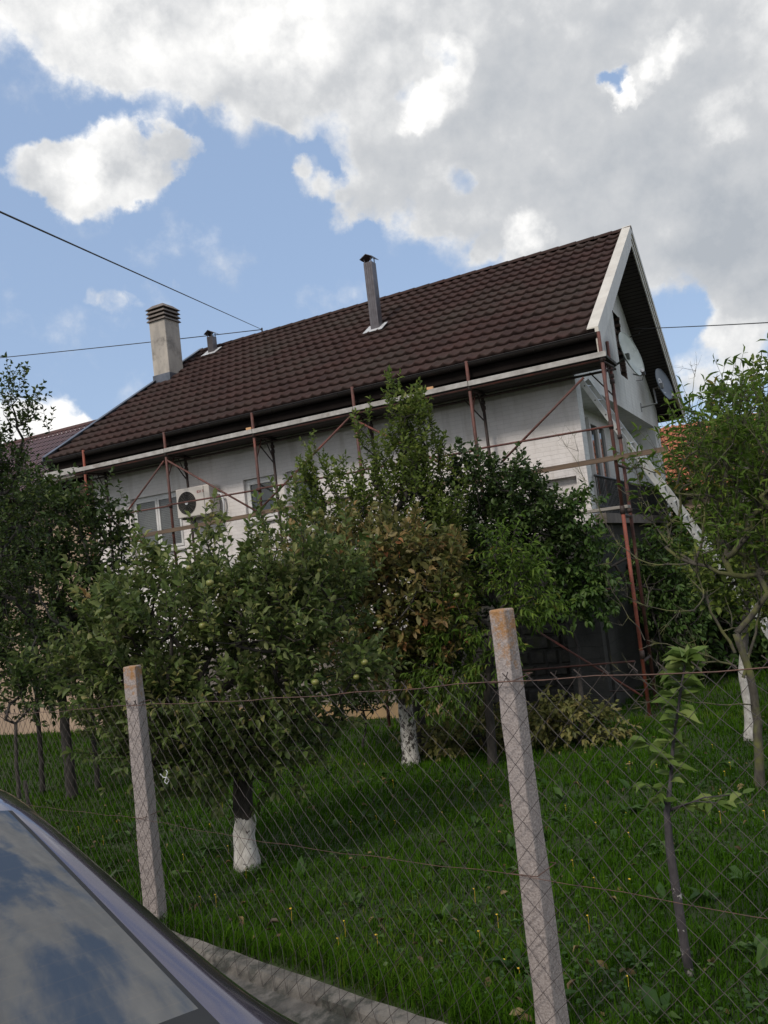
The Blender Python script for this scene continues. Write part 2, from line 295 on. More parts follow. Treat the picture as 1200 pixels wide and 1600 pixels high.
def bark_mat(name, dark, light, wash=None, lichen=None, blotch=.55):
    """bark; limewash below local height `wash` with a ragged edge"""
    m, t, b = newmat(name)
    tcn = t.nodes.new('ShaderNodeTexCoord')
    mp = t.nodes.new('ShaderNodeMapping'); mp.inputs['Scale'].default_value = (1, 1, .4); t.links.new(tcn.outputs['Object'], mp.inputs[0])
    n = t.nodes.new('ShaderNodeTexNoise'); n.inputs['Scale'].default_value = 28; n.inputs['Detail'].default_value = 9; n.inputs['Roughness'].default_value = .7; t.links.new(mp.outputs[0], n.inputs['Vector'])
    r = t.nodes.new('ShaderNodeValToRGB'); t.links.new(n.outputs['Fac'], r.inputs['Fac'])
    r.color_ramp.elements[0].position = .35; r.color_ramp.elements[0].color = (*dark, 1)
    r.color_ramp.elements[1].position = .7; r.color_ramp.elements[1].color = (*light, 1)
    colr = r.outputs[0]
    if lichen:
        n3 = t.nodes.new('ShaderNodeTexNoise'); n3.inputs['Scale'].default_value = 9; n3.inputs['Detail'].default_value = 8; t.links.new(tcn.outputs['Object'], n3.inputs['Vector'])
        mr = t.nodes.new('ShaderNodeMapRange'); mr.inputs['From Min'].default_value = .45; mr.inputs['From Max'].default_value = .62; mr.inputs['To Max'].default_value = .8; t.links.new(n3.outputs['Fac'], mr.inputs['Value'])
        mx = t.nodes.new('ShaderNodeMix'); mx.data_type = 'RGBA'; t.links.new(mr.outputs[0], mx.inputs['Factor']); t.links.new(colr, mx.inputs[6]); mx.inputs[7].default_value = (*lichen, 1); colr = mx.outputs[2]
    if wash is not None:
        sep = t.nodes.new('ShaderNodeSeparateXYZ'); t.links.new(tcn.outputs['Object'], sep.inputs[0])
        n4 = t.nodes.new('ShaderNodeTexNoise'); n4.inputs['Scale'].default_value = 18; n4.inputs['Detail'].default_value = 8; n4.inputs['Roughness'].default_value = .7; t.links.new(tcn.outputs['Object'], n4.inputs['Vector'])
        ma = t.nodes.new('ShaderNodeMath'); ma.operation = 'MULTIPLY_ADD'; ma.inputs[1].default_value = .16; t.links.new(n4.outputs['Fac'], ma.inputs[0]); t.links.new(sep.outputs['Z'], ma.inputs[2])
        lt = t.nodes.new('ShaderNodeMath'); lt.operation = 'LESS_THAN'; lt.inputs[1].default_value = wash+.08; t.links.new(ma.outputs[0], lt.inputs[0])
        fl = t.nodes.new('ShaderNodeMath'); fl.operation = 'LESS_THAN'; fl.inputs[1].default_value = blotch; t.links.new(n4.outputs['Fac'], fl.inputs[0])
        mm = t.nodes.new('ShaderNodeMath'); mm.operation = 'MULTIPLY'; t.links.new(lt.outputs[0], mm.inputs[0]); t.links.new(fl.outputs[0], mm.inputs[1])
        r2 = t.nodes.new('ShaderNodeValToRGB'); t.links.new(n.outputs['Fac'], r2.inputs['Fac'])
        r2.color_ramp.elements[0].position = .3; r2.color_ramp.elements[0].color = (.26,.235,.205,1); r2.color_ramp.elements[1].position = .62; r2.color_ramp.elements[1].color = (.64,.61,.57,1)
        mx = t.nodes.new('ShaderNodeMix'); mx.data_type = 'RGBA'; t.links.new(mm.outputs[0], mx.inputs['Factor']); t.links.new(colr, mx.inputs[6]); t.links.new(r2.outputs[0], mx.inputs[7]); colr = mx.outputs[2]
    t.links.new(colr, b.inputs['Base Color']); b.inputs['Roughness'].default_value = .95
    bp = t.nodes.new('ShaderNodeBump'); bp.inputs['Strength'].default_value = .8; bp.inputs['Distance'].default_value = .008
    t.links.new(n.outputs['Fac'], bp.inputs['Height']); t.links.new(bp.outputs[0], b.inputs['Normal'])
    return m

# ------------------------------------------------------------------ builders
class MB:
    def __init__(s): s.v = []; s.f = []
    def box(s, a, b):
        x0, y0, z0 = a; x1, y1, z1 = b; i = len(s.v)
        s.v += [(x0,y0,z0),(x1,y0,z0),(x1,y1,z0),(x0,y1,z0),(x0,y0,z1),(x1,y0,z1),(x1,y1,z1),(x0,y1,z1)]
        s.f += [(i+a_, i+b_, i+c_, i+d_) for a_, b_, c_, d_ in ((0,3,2,1),(4,5,6,7),(0,1,5,4),(1,2,6,5),(2,3,7,6),(3,0,4,7))]
        return s
    def poly(s, pts):
        i = len(s.v); s.v += [tuple(map(float, p)) for p in pts]; s.f.append(tuple(range(i, i+len(pts)))); return s
    def prism(s, pts, d):
        """polygon extruded by vector d"""
        n = len(pts); i = len(s.v); d = np.array(d)
        s.v += [tuple(map(float, p)) for p in pts] + [tuple(map(float, np.array(p)+d)) for p in pts]
        s.f.append(tuple(range(i+n-1, i-1, -1))); s.f.append(tuple(range(i+n, i+2*n)))
        for k_ in range(n): s.f.append((i+k_, i+(k_+1) % n, i+n+(k_+1) % n, i+n+k_))
        return s
    def tube(s, pts, rad, n=8, caps=True):
        pts = [np.array(p, float) for p in pts]
        if not hasattr(rad, '__len__'): rad = [rad]*len(pts)
        i0 = len(s.v); prev = None
        for k_, p in enumerate(pts):
            d = pts[min(k_+1, len(pts)-1)] - pts[max(k_-1, 0)]; d = d/(np.linalg.norm(d)+1e-12)
            if prev is None:
                a = np.cross(d, [0, 0, 1.0]) if abs(d[2]) < .9 else np.cross(d, [1.0, 0, 0])
            else: a = prev - d*np.dot(prev, d)
            a = a/(np.linalg.norm(a)+1e-12); prev = a; b = np.cross(d, a)
            for j in range(n):
                t = 2*math.pi*j/n; q = p + (a*math.cos(t)+b*math.sin(t))*rad[k_]; s.v.append((float(q[0]), float(q[1]), float(q[2])))
        for k_ in range(len(pts)-1):
            for j in range(n):
                a_, b_ = i0+k_*n+j, i0+k_*n+(j+1) % n
                s.f.append((a_, b_, b_+n, a_+n))
        if caps:
            s.f.append(tuple(i0+j for j in range(n-1, -1, -1))); s.f.append(tuple(i0+(len(pts)-1)*n+j for j in range(n)))
        return s
    def build(s, name, m, parent=None, smooth=False):
        me = D.meshes.new(name); me.from_pydata(s.v, [], s.f); me.update()
        return link(name, me, m, parent, smooth)
def link(name, me, m, parent=None, smooth=False):
    if m is not None: me.materials.append(M[m] if isinstance(m, str) else m)
    if smooth: me.polygons.foreach_set('use_smooth', [True]*len(me.polygons))
    o = D.objects.new(name, me); scene.collection.objects.link(o)
    if parent is not None: o.parent = parent
    return o
def thing(name, label, cat, loc=(0, 0, 0), rz=0, group=None):
    o = D.objects.new(name, None); scene.collection.objects.link(o)
    o.location = loc; o.rotation_euler = (0, 0, rz); o.empty_display_size = .2
    return tag(o, label, cat, group)
def tag(o, label=None, cat=None, group=None, kind=None):
    if label: o['label'] = label
    if cat: o['category'] = cat
    if group: o['group'] = group
    if kind: o['kind'] = kind
    return o
def bevel(o, w=.004, seg=2):
    md = o.modifiers.new('bevel', 'BEVEL'); md.width = w; md.segments = seg; md.limit_method = 'ANGLE'; return o
def npmesh(name, V, F4, rnd=None):
    """fast mesh from arrays; F4 rows are quads, or triangles when the last two indices repeat"""
    me = D.meshes.new(name)
    tri = F4[:, 2] == F4[:, 3]
    cnt = np.where(tri, 3, 4); starts = np.concatenate([[0], np.cumsum(cnt)[:-1]])
    loops = F4.reshape(-1)[np.stack([np.ones_like(tri), np.ones_like(tri), np.ones_like(tri), ~tri], 1).astype(bool).reshape(-1)]
    me.vertices.add(len(V)); me.vertices.foreach_set('co', V.astype(np.float32).reshape(-1))
    me.loops.add(len(loops)); me.loops.foreach_set('vertex_index', loops.astype(np.int32))
    me.polygons.add(len(F4)); me.polygons.foreach_set('loop_start', starts.astype(np.int32)); me.polygons.foreach_set('loop_total', cnt.astype(np.int32))
    me.update(calc_edges=True)
    if rnd is not None:
        a = me.attributes.new('rnd', 'FLOAT', 'FACE'); a.data.foreach_set('value', rnd.astype(np.float32))
    return me

# ------------------------------------------------------------------ terrain
FP = np.array([.39, 2.87]); FD = np.array([-.6909, .7229]); FN = np.array([.7229, .6909])     # fence line through the near post
def fence_z(t): return -.0655*t
def ground(x, y):
    x = np.asarray(x, float); y = np.asarray(y, float)
    z = .012*(x-.6) + np.where(y < 12, -.09*(y-2.57), -.849-.012*(y-12))
    return np.clip(z, -1.4, .12)
def gz(x, y): return float(ground(x, y))
def lines(a, b, n): return np.linspace(a, b, n)
xs = np.concatenate([[-1500,-400,-120,-50,-30], lines(-20, 14, 171), [20,35,60,150,400,1500]])
ys = np.concatenate([[-400,-100,-30,-10], lines(-6, 24, 151), [30,45,80,200,600,2500]])
X, Y = np.meshgrid(xs, ys)
Zg = ground(X, Y) + .018*np.sin(X*3.1+Y*1.7)*np.cos(Y*2.3-X*.7)
nd = (X-FP[0])*FN[0] + (Y-FP[1])*FN[1]
tt = (X-FP[0])*FD[0] + (Y-FP[1])*FD[1]
far = (np.abs(X) > 25) | (Y > 28) | (Y < -8)
Zg = np.where(far, np.clip(Zg, -1.4, 0), Zg)
Zg = np.where((nd < -.08), np.clip(-.0655*tt, -6, 1.2) - .42, Zg)
V = np.stack([X, Y, Zg], -1).reshape(-1, 3); nx_, ny_ = len(xs), len(ys)
ii = (np.arange(ny_-1)[:, None]*nx_ + np.arange(nx_-1)[None]).reshape(-1)
F4 = np.stack([ii, ii+1, ii+nx_+1, ii+nx_], 1)
tag(link('ground', npmesh('ground', V, F4), 'soil', smooth=True), kind='structure')
def fpt(t, n, z): p = FP + FD*t + FN*n; return (p[0], p[1], z)
mb = MB()
for t0 in range(-14, 30, 2):
    zz = [min(-.0655*q, 1.0)-.17 for q in (t0, t0+2)]
    i = len(mb.v)
    mb.poly([fpt(t0, -.23, zz[0]), fpt(t0, -6.5, zz[0]), fpt(t0+2, -6.5, zz[1]), fpt(t0+2, -.23, zz[1])])
tag(mb.build('road', 'asphalt'), kind='structure')
# curb : low cast strip with a rough lower lip
mb = MB(); ts = np.arange(-4, 16, .12)
prof = [(.0, -.3), (.0, -.03), (-.02, -.01), (-.085, -.012), (-.10, -.025), (-.115, -.055), (-.20, -.065), (-.235, -.085), (-.245, -.3)]
i0 = len(mb.v)
for t in ts:
    for n_, z_ in prof:
        w = (random.random()-.5)*.012
        mb.v.append(fpt(t, n_+w, fence_z(t)+z_+(random.random()-.5)*.008))
m_ = len(prof)
for a in range(len(ts)-1):
    for b in range(m_-1):
        q = i0+a*m_+b; mb.f.append((q, q+1, q+1+m_, q+m_))
tag(mb.build('kerb', 'curb'), kind='structure')

# ------------------------------------------------------------------ house frame : local X=-U (towards right gable), Y=V (away), Z world height
HA = R(62.9)
hu = np.array([-math.sin(HA), math.cos(HA), 0]); hv = np.array([math.cos(HA), math.sin(HA), 0])
HO = np.array([3.43841, 12.0, 0.0])
HRZ = math.atan2(-hu[1], -hu[0])
def h(U, V_, Z): return (-U, V_, Z)
def w_(U, V_, Z): return HO + hu*U + hv*V_ + np.array([0, 0, Z])
def pV(px, py, V_):
    r = ray(px, py); t = (V_-(CAM-HO)@hv)/(r@hv); p = CAM+t*r; return (float((p-HO)@hu), V_, float(p[2]))
def pU(px, py, U):
    r = ray(px, py); t = (U-(CAM-HO)@hu)/(r@hu); p = CAM+t*r; return (U, float((p-HO)@hv), float(p[2]))
VW, UW, VF, UL = .80, .62, 8.95, 11.25       # near wall, right gable wall, far wall, left end
VE0, VE1, VR = .10, 9.30, 4.66; ZE, ZR = 4.86, 7.90; SL = (ZR-ZE)/(VR-VE0)
GB = -1.15
house = thing('house', 'white brick house under a dark brown scalloped tile roof, scaffolding along its long wall', 'house', tuple(HO), HRZ)

def wall_grid(mb, plane, a0, a1, z0, z1, holes, depth=.12, face=-1):
    """rect wall with rectangular openings; plane=('V',v) runs along U, ('U',u) runs along V; reveals go inwards"""
    As = sorted({a0, a1, *[q for hl in holes for q in hl[:2]]}); Zs = sorted({z0, z1, *[q for hl in holes for q in hl[2:4]]})
    def P(a, z, d=0):
        return h(a, plane[1]+d, z) if plane[0] == 'V' else h(plane[1]+d, a, z)
    for i in range(len(As)-1):
        for j in range(len(Zs)-1):
            ca, cz = (As[i]+As[i+1])/2, (Zs[j]+Zs[j+1])/2
            if any(hl[0] < ca < hl[1] and hl[2] < cz < hl[3] for hl in holes): continue
            mb.poly([P(As[i], Zs[j]), P(As[i+1], Zs[j]), P(As[i+1], Zs[j+1]), P(As[i], Zs[j+1])])
    for hl in holes:
        b0, b1, y0, y1 = hl[:4]
        for (p, q) in (((b0,y0),(b1,y0)), ((b1,y0),(b1,y1)), ((b1,y1),(b0,y1)), ((b0,y1),(b0,y0))):
            mb.poly([P(*p), P(*q), P(*q, depth), P(*p, depth)])

wins = [(8.86, 10.22, 2.62, 3.80), (6.50, 7.26, 2.92, 3.76), (5.55, 6.26, 2.92, 3.76)]
niche = (.80, 1.62, 1.35, 2.84)
mb = MB(); wall_grid(mb, ('V', VW), UW, UL, .55, 4.62, wins + [niche], .13)
mb.build('long_wall', 'wall', house)
mb = MB().poly([h(niche[0], VW+.128, niche[2]), h(niche[1], VW+.128, niche[2]), h(niche[1], VW+.128, niche[3]), h(niche[0], VW+.128, niche[3])])
mb.build('niche_panel', 'wall', house)
# plinth and stained band below, dark stone corner
MB().box(h(UL, VW-.06, GB), h(3.2, VW+.3, -.62)).build('plinth', 'plinth', house)
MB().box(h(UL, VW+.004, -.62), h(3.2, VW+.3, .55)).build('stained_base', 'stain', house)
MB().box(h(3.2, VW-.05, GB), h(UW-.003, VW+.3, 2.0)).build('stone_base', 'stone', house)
for (a, b) in ((.66, 1.2), (2.9, 3.25)): MB().box(h(b, VW-.28, GB), h(a, VW-.053, 1.9)).build('stone_pillar', 'stone', house)
rs = random.Random(4); mb = MB(); z = GB
while z < 1.95:
    hh = rs.uniform(.13, .24); x = UW+.02
    while x < 3.15:
        ww = rs.uniform(.18, .42); d = rs.uniform(.02, .075); j = lambda: rs.uniform(-.02, .02)
        x1_ = min(x+ww, 3.2); z1_ = min(z+hh, 2.0)
        A = [h(x+.012+j()*.4, VW-.045, z+.012), h(x1_-.012, VW-.045, z+.012+j()*.4), h(x1_-.012, VW-.045, z1_-.012), h(x+.012, VW-.045, z1_-.012)]
        cx_, cz_ = (x+x1_)/2, (z+z1_)/2
        B = [h(x+.035+abs(j()), VW-.05-d, z+.03+abs(j())), h(x1_-.035-abs(j()), VW-.05-d*.9, z+.03+abs(j())), h(x1_-.035-abs(j()), VW-.05-d, z1_-.03-abs(j())), h(x+.035+abs(j()), VW-.05-d*.8, z1_-.03-abs(j()))]
        i = len(mb.v); mb.v += A+B
        mb.f += [(i+4,i+5,i+6,i+7),(i,i+1,i+5,i+4),(i+1,i+2,i+6,i+5),(i+2,i+3,i+7,i+6),(i+3,i,i+4,i+7)]
        x = x1_
    z += hh
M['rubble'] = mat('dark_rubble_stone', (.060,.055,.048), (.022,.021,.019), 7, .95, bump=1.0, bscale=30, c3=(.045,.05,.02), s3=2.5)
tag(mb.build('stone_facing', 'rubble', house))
# gable wall with the loggia opening
LT, LB, LV0, LV1, LD = 4.37, 2.2, 1.12, 8.2, .60
mb = MB()
hole = (4.86, 5.5, 5.10, 6.43)
wall_grid(mb, ('U', UW), VW, VF, LT, 4.62, [])
wall_grid(mb, ('U', UW), VW, LV0, LB-.17, LT, [])
wall_grid(mb, ('U', UW), LV1, VF, LB-.17, LT, [])
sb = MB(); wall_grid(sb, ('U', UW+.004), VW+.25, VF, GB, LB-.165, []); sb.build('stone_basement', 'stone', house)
def roofz(V_): return ZE + SL*(V_-VE0) - .16 if V_ < VR else ZE + SL*(2*VR-VE0-V_) - .16
cols = [VW, 2.2, 3.5, hole[0], hole[1], 6.5, 7.7, VF]
cols = sorted(set(cols + [VR]))
for a, b in zip(cols[:-1], cols[1:]):
    if hole[0] <= (a+b)/2 <= hole[1]:
        mb.poly([h(UW, a, 4.62), h(UW, b, 4.62), h(UW, b, hole[2]), h(UW, a, hole[2])])
        mb.poly([h(UW, a, hole[3]), h(UW, b, hole[3]), h(UW, b, roofz(b)), h(UW, a, roofz(a))])
    else: mb.poly([h(UW, a, 4.62), h(UW, b, 4.62), h(UW, b, roofz(b)), h(UW, a, roofz(a))])
# loggia inside
mb.poly([h(UW, LV0, LB), h(UW+LD, LV0, LB), h(UW+LD, LV0, LT), h(UW, LV0, LT)])
mb.poly([h(UW, LV1, LB), h(UW+LD, LV1, LB), h(UW+LD, LV1, LT), h(UW, LV1, LT)])
mb.poly([h(UW, LV0, LT), h(UW+LD, LV0, LT), h(UW+LD, LV1, LT), h(UW, LV1, LT)])
mb.poly([h(UW+LD, LV0, LB), h(UW+LD, LV1, LB), h(UW+LD, LV1, LT), h(UW+LD, LV0, LT)])
mb.build('gable_wall', 'gable', house)
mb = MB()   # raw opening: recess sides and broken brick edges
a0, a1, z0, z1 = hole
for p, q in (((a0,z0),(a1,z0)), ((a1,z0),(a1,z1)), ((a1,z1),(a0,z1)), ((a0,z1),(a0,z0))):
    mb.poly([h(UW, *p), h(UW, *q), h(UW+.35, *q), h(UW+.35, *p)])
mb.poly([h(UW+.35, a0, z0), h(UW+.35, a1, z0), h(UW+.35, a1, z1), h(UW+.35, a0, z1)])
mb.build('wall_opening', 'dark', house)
mb = MB(); z = z0
while z < z1-.05:
    for side in (0, 1):
        if random.random() < .6:
            l = random.uniform(.03, .14)
            if side: MB().box(h(UW+.10, a1-l, z), h(UW-.012, a1+.01, z+.06)).build('broken_brick', 'brick', house)
            else: MB().box(h(UW+.10, a0-.01, z), h(UW-.012, a0+l*.6, z+.06)).build('broken_brick', 'brick', house)
    z += .075
MB().box(h(UW-.18, LV0-.2, LB-.16), h(UW-.003, LV1+.1, LB)).build('balcony_slab', 'cap', house)
MB().box(h(UW+.003, LV0+.003, LB-.1), h(UW+LD-.003, LV1-.003, LB+.004)).build('loggia_floor', 'cap', house)
rl = MB()
rl.tube([h(UW-.05, LV0-.05, LB+.62), h(UW-.05, LV1, LB+.62)], .022, 6); rl.tube([h(UW-.05, LV0-.05, LB+.12), h(UW-.05, LV1, LB+.12)], .015, 6)
v = LV0
while v < LV1: rl.tube([h(UW-.05, v, LB), h(UW-.05, v, LB+.62)], .011, 5); v += .11
rl.build('railing', 'black', house)
# other walls
MB().poly([h(UL, VF, GB), h(UW, VF, GB), h(UW, VF, 4.6), h(UL, VF, 4.6)]).build('far_wall', 'wall', house)
MB().poly([h(UL, VW, GB), h(UL, VF, GB), h(UL, VF, 4.6), h(UL, VR, ZR-.2), h(UL, VW, 4.6)]).build('left_gable_wall', 'beige', house)

def window(name, plane, a0, a1, z0, z1, sashes=2, glassm='glass', blind=0.0, dep=.10, parent=house, label=None):
    """window in an opening; plane like wall_grid"""
    def P(a, z, d): return h(a, plane[1]+d, z) if plane[0] == 'V' else h(plane[1]+d, a, z)
    def bx(mb, a, b, c, d, e, f):
        p, q = P(a, c, e), P(b, d, f)
        mb.box(tuple(map(min, p, q)), tuple(map(max, p, q)))
    fr = MB(); t = .06
    bx(fr, a0+.002, a1-.002, z1-t, z1-.002, dep-.03, dep+.02); bx(fr, a0+.002, a1-.002, z0+.002, z0+t, dep-.03, dep+.02)
    bx(fr, a0+.002, a0+t, z0+t, z1-t, dep-.03, dep+.02); bx(fr, a1-t, a1-.002, z0+t, z1-t, dep-.03, dep+.02)
    wd = (a1-a0-2*t)/sashes
    for s in range(sashes):
        b0, b1 = a0+t+s*wd, a0+t+(s+1)*wd; q = .055
        bx(fr, b0+.004, b1-.004, z1-t-q, z1-t-.004, dep-.05, dep-.002); bx(fr, b0+.004, b1-.004, z0+t+.004, z0+t+q, dep-.05, dep-.002)
        bx(fr, b0+.004, b0+q, z0+t+q, z1-t-q, dep-.05, dep-.002); bx(fr, b1-q, b1-.004, z0+t+q, z1-t-q, dep-.05, dep-.002)
    w = fr.build(name, 'frame', parent); bevel(w, .004)
    if label: w['label'] = label
    pn = MB()
    for s in range(sashes):
        b0, b1 = a0+t+s*wd, a0+t+(s+1)*wd
        bx(pn, b0+.056, b1-.056, z0+t+.056, z1-t-.056, dep-.018, dep-.010)
    pn.build('pane', glassm, w)
    if blind:
        bl = MB(); zz = z1-t-.06; zend = z1-t-.06-(z1-z0-2*t-.12)*blind
        while zz > zend:
            for s in range(sashes):
                b0, b1 = a0+t+s*wd, a0+t+(s+1)*wd
                bx(bl, b0+.057, b1-.057, zz-.034, zz-.004, dep-.030, dep-.020)
            zz -= .036
        bl.build('blind', 'blind', w)
    sl_ = MB(); bx(sl_, a0-.04, a1+.04, z0-.03, z0-.002, -.06, dep-.032); sl_.build('sill', 'sill', w)
    return w
window('window', ('V', VW), *wins[0], sashes=2, blind=1.0, label='wide two-sash window with dark lowered blinds')
window('window', ('V', VW), *wins[1], sashes=1, label='single-sash window with reflecting pane')
window('window', ('V', VW), *wins[2], sashes=1)
# back wall of the loggia: glazed door
dl = pU(915, 664, UW+LD)[1]; dr = pU(940, 672, UW+LD)[1]
def door(V0, V1):
    fr = MB(); x = UW+LD
    fr.box(h(x-.003, V0, LB+.01), h(x-.07, V0+.10, 4.2)); fr.box(h(x-.003, V1-.10, LB+.01), h(x-.07, V1, 4.2)); fr.box(h(x-.003, V0+.10, 4.08), h(x-.07, V1-.10, 4.2))
    m = (V0+V1)/2; fr.box(h(x-.003, m-.08, LB+.01), h(x-.075, m+.08, 4.08)); fr.box(h(x-.003, V0+.10, LB+.01), h(x-.06, V1-.10, LB+.5))
    d_ = fr.build('balcony_door', 'frame', house)
    MB().box(h(x-.003, V0+.101, LB+.51), h(x-.03, m-.081, 4.079)).box(h(x-.003, m+.081, LB+.51), h(x-.03, V1-.101, 4.079)).build('pane', 'glass', d_)
door(max(LV0+.4, min(dl, 5.2)), max(LV0+1.7, min(dr, 6.8)))

# ---- roof
nrm = np.array([0, -SL, 1.0]); nrm /= np.linalg.norm(nrm)
def tiles(side, rows=15, lam=.21, dense=8, U0=.05):
    SLEN = VR-VE0
    Vs, Fs = [], []; base = 0
    for r in range(rows):
        tA, tB = r/rows, (r+1)/rows                 # from eave upwards
        ul = 11.82 + (11.02-11.82)*(tA+tB)/2
        n = int((ul-U0)/lam*dense)
        U = np.linspace(U0, ul, n+1)
        ph = (U/lam) % 1.0
        wave = (1-np.abs(np.sin(math.pi*ph))**.9)*.043
        jit = np.repeat(RNG.normal(0, .0022, n//dense+2), dense)[:n+1]
        rowsamp = [(1.02, -.006, .1), (.8, .002, .7), (.45, .014, 1), (.18, .026, 1), (.0, .036, 1), (-.014, .016, .95), (.01, -.014, .5)]
        for (f, lift, wv) in rowsamp:
            t = tA + (tB-tA)*f
            vv = VE0 + SLEN*t; zz = ZE + (ZR-ZE)*t
            off = lift + wave*wv + jit
            if side > 0: P = np.stack([-U, vv+nrm[1]*off, zz+nrm[2]*off], 1)
            else: P = np.stack([-U, 2*VR-(vv+nrm[1]*off), zz+nrm[2]*off], 1)
            Vs.append(P)
        K = len(rowsamp)
        for k_ in range(K-1):
            a = base + k_*(n+1) + np.arange(n)
            q = np.stack([a, a+1, a+n+2, a+n+1], 1)
            Fs.append(q if side < 0 else q[:, ::-1])
        base += K*(n+1)
    return npmesh('roof_tiles', np.concatenate(Vs), np.concatenate(Fs))
link('roof_tiles', tiles(1), 'tile', house, True)
link('roof_tiles', tiles(-1, dense=4), 'tile', house, True)
# roof body (boards under the tiles) and soffits
def roofslab(mb, off0, off1, U0, U1a, U1b):
    for sgn in (1, -1):
        def q(U, V_, z, o): y = V_+nrm[1]*o; return h(U, y if sgn > 0 else 2*VR-y, z+nrm[2]*o)
        pts = [(U0, VE0, ZE), (U1a, VE0, ZE), (U1b, VR, ZR), (U0, VR, ZR)]
        A = [q(*p, off0) for p in pts]; B = [q(*p, off1) for p in pts]
        i = len(mb.v); mb.v += [tuple(map(float, x)) for x in A+B]
        mb.f += [(i,i+1,i+2,i+3), (i+7,i+6,i+5,i+4), (i,i+4,i+5,i+1), (i+1,i+5,i+6,i+2), (i+3,i+2,i+6,i+7), (i,i+3,i+7,i+4)]
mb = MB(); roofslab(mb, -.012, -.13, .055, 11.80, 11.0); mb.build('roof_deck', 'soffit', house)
mb = MB()   # profiled sheet ceiling under the overhang at the gable
for sgn in (1, -1):
    t = 0.0
    while t < .995:
        for (a, b, o) in ((0, .6, .150), (.6, 1, .165)):
            ta, tb = t + .018*a, t+.018*b
            def q(U, tt_, o_):
                y = VE0+(VR-VE0)*tt_+nrm[1]*-o_; return h(U, y if sgn > 0 else 2*VR-y, ZE+(ZR-ZE)*tt_-nrm[2]*o_)
            mb.poly([q(.07, ta, o), q(.07, tb, o), q(UW+.25, tb, o), q(UW+.25, ta, o)])
        t += .018
M['soffit2'] = mat('brown_profiled_soffit', (.052,.041,.037), (.036,.028,.026), 3, .6); mb.build('gable_soffit', 'soffit2', house)
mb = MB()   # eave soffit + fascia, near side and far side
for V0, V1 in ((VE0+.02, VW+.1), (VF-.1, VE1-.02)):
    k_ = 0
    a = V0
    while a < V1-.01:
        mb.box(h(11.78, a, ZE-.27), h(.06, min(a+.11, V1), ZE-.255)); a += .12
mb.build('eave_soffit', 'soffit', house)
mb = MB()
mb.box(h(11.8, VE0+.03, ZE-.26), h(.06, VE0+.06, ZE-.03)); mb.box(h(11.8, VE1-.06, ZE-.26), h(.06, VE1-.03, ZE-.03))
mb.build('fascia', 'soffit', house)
# half round gutter with brackets
def gutter(Vc, zc, sgn):
    g = MB(); n = 12; i0 = 0
    us = [.02, 2.9, 6.0, 9.0, 11.86]
    for u_ in us:
        for j in range(n+1):
            t = math.pi*j/n; g.v.append(h(u_, Vc-.075*math.cos(t)*sgn, zc-.075*math.sin(t)))
        for j in range(n, -1, -1):
            t = math.pi*j/n; g.v.append(h(u_, Vc-.068*math.cos(t)*sgn, zc-.068*math.sin(t)+.002))
    m = 2*(n+1)
    for a in range(len(us)-1):
        for b in range(m): g.f.append((a*m+b, a*m+(b+1) % m, (a+1)*m+(b+1) % m, (a+1)*m+b))
    g.f.append(tuple(range(m))); g.f.append(tuple((len(us)-1)*m+j for j in range(m)))
    g.tube([h(.02, Vc-.078*sgn, zc+.002), h(11.86, Vc-.078*sgn, zc+.002)], .009, 6)
    o = g.build('gutter', 'gutter', house)
    u_ = .3
    while u_ < 11.8:
        MB().tube([h(u_, Vc-.084*sgn, zc+.004), h(u_, Vc-.06*sgn, zc-.058), h(u_, Vc, zc-.082), h(u_, Vc+.06*sgn, zc-.055), h(u_, Vc+.08*sgn, zc)], .006, 4).build('bracket', 'gutter', o); u_ += .7
gutter(VE0-.03, ZE-.045, 1); gutter(VE1+.03, ZE-.045, -1)
# ridge caps
mb = MB(); u_ = .0
while u_ < 11.0:
    l = min(.40, 11.05-u_); n = 8; i0 = len(mb.v)
    for (uu, rr) in ((u_, .118), (u_+l, .104)):
        for j in range(n+1):
            t = math.pi*(j/n); mb.v.append(h(uu, VR-math.cos(t)*rr, ZR-.02+math.sin(t)*rr*.8))
    for j in range(n): mb.f.append((i0+j, i0+j+1, i0+n+2+j, i0+n+1+j))
    mb.f.append(tuple(i0+j for j in range(n+1)))
    u_ += .37
mb.build('ridge_cap', 'tile', house)
# bargeboards on the right gable: stepped cream boards, and verge cap over the tiles
def barge(sgn):
    b = MB(); t0, t1 = -.012, 1.0
    def q(t, dn, U):
        y = VE0+(VR-VE0)*t; z = ZE+(ZR-ZE)*t
        return h(U, y if sgn > 0 else 2*VR-y, z+dn)
    for (d0, d1, ux) in ((.075, -.060, .0), (-.066, -.180, .020), (-.186, -.315, .036)):
        A = [q(t0, d0, ux), q(t1, d0, ux), q(t1, d1, ux), q(t0, d1, ux)]; b.prism(A, (-(.056-ux), 0, 0))
    b.prism([q(t0, .075, .001), q(t1, .075, .001), q(t1, .095, .001), q(t0, .095, .001)], (-.17, 0, 0))
    o = b.build('bargeboard', 'barge', house); return o
barge(1); barge(-1)
mb = MB()   # metal verge strip at the left rake
for sgn in (1, -1):
    def q(t, dn, du):
        y = VE0+(VR-VE0)*t; z = ZE+(ZR-ZE)*t; U = 11.82-.80*t+du
        return h(U, y if sgn > 0 else 2*VR-y, z+dn)
    A = [q(-.01, .085, -.06), q(1, .085, -.06), q(1, .10, -.06), q(-.01, .10, -.06)]; mb.prism(A, (-.11, 0, 0))
    A = [q(-.01, -.12, .03), q(1, -.12, .03), q(1, .084, .03), q(-.01, .084, .03)]; mb.prism(A, (-.02, 0, 0))
mb.build('verge_strip', 'verge_metal', house)
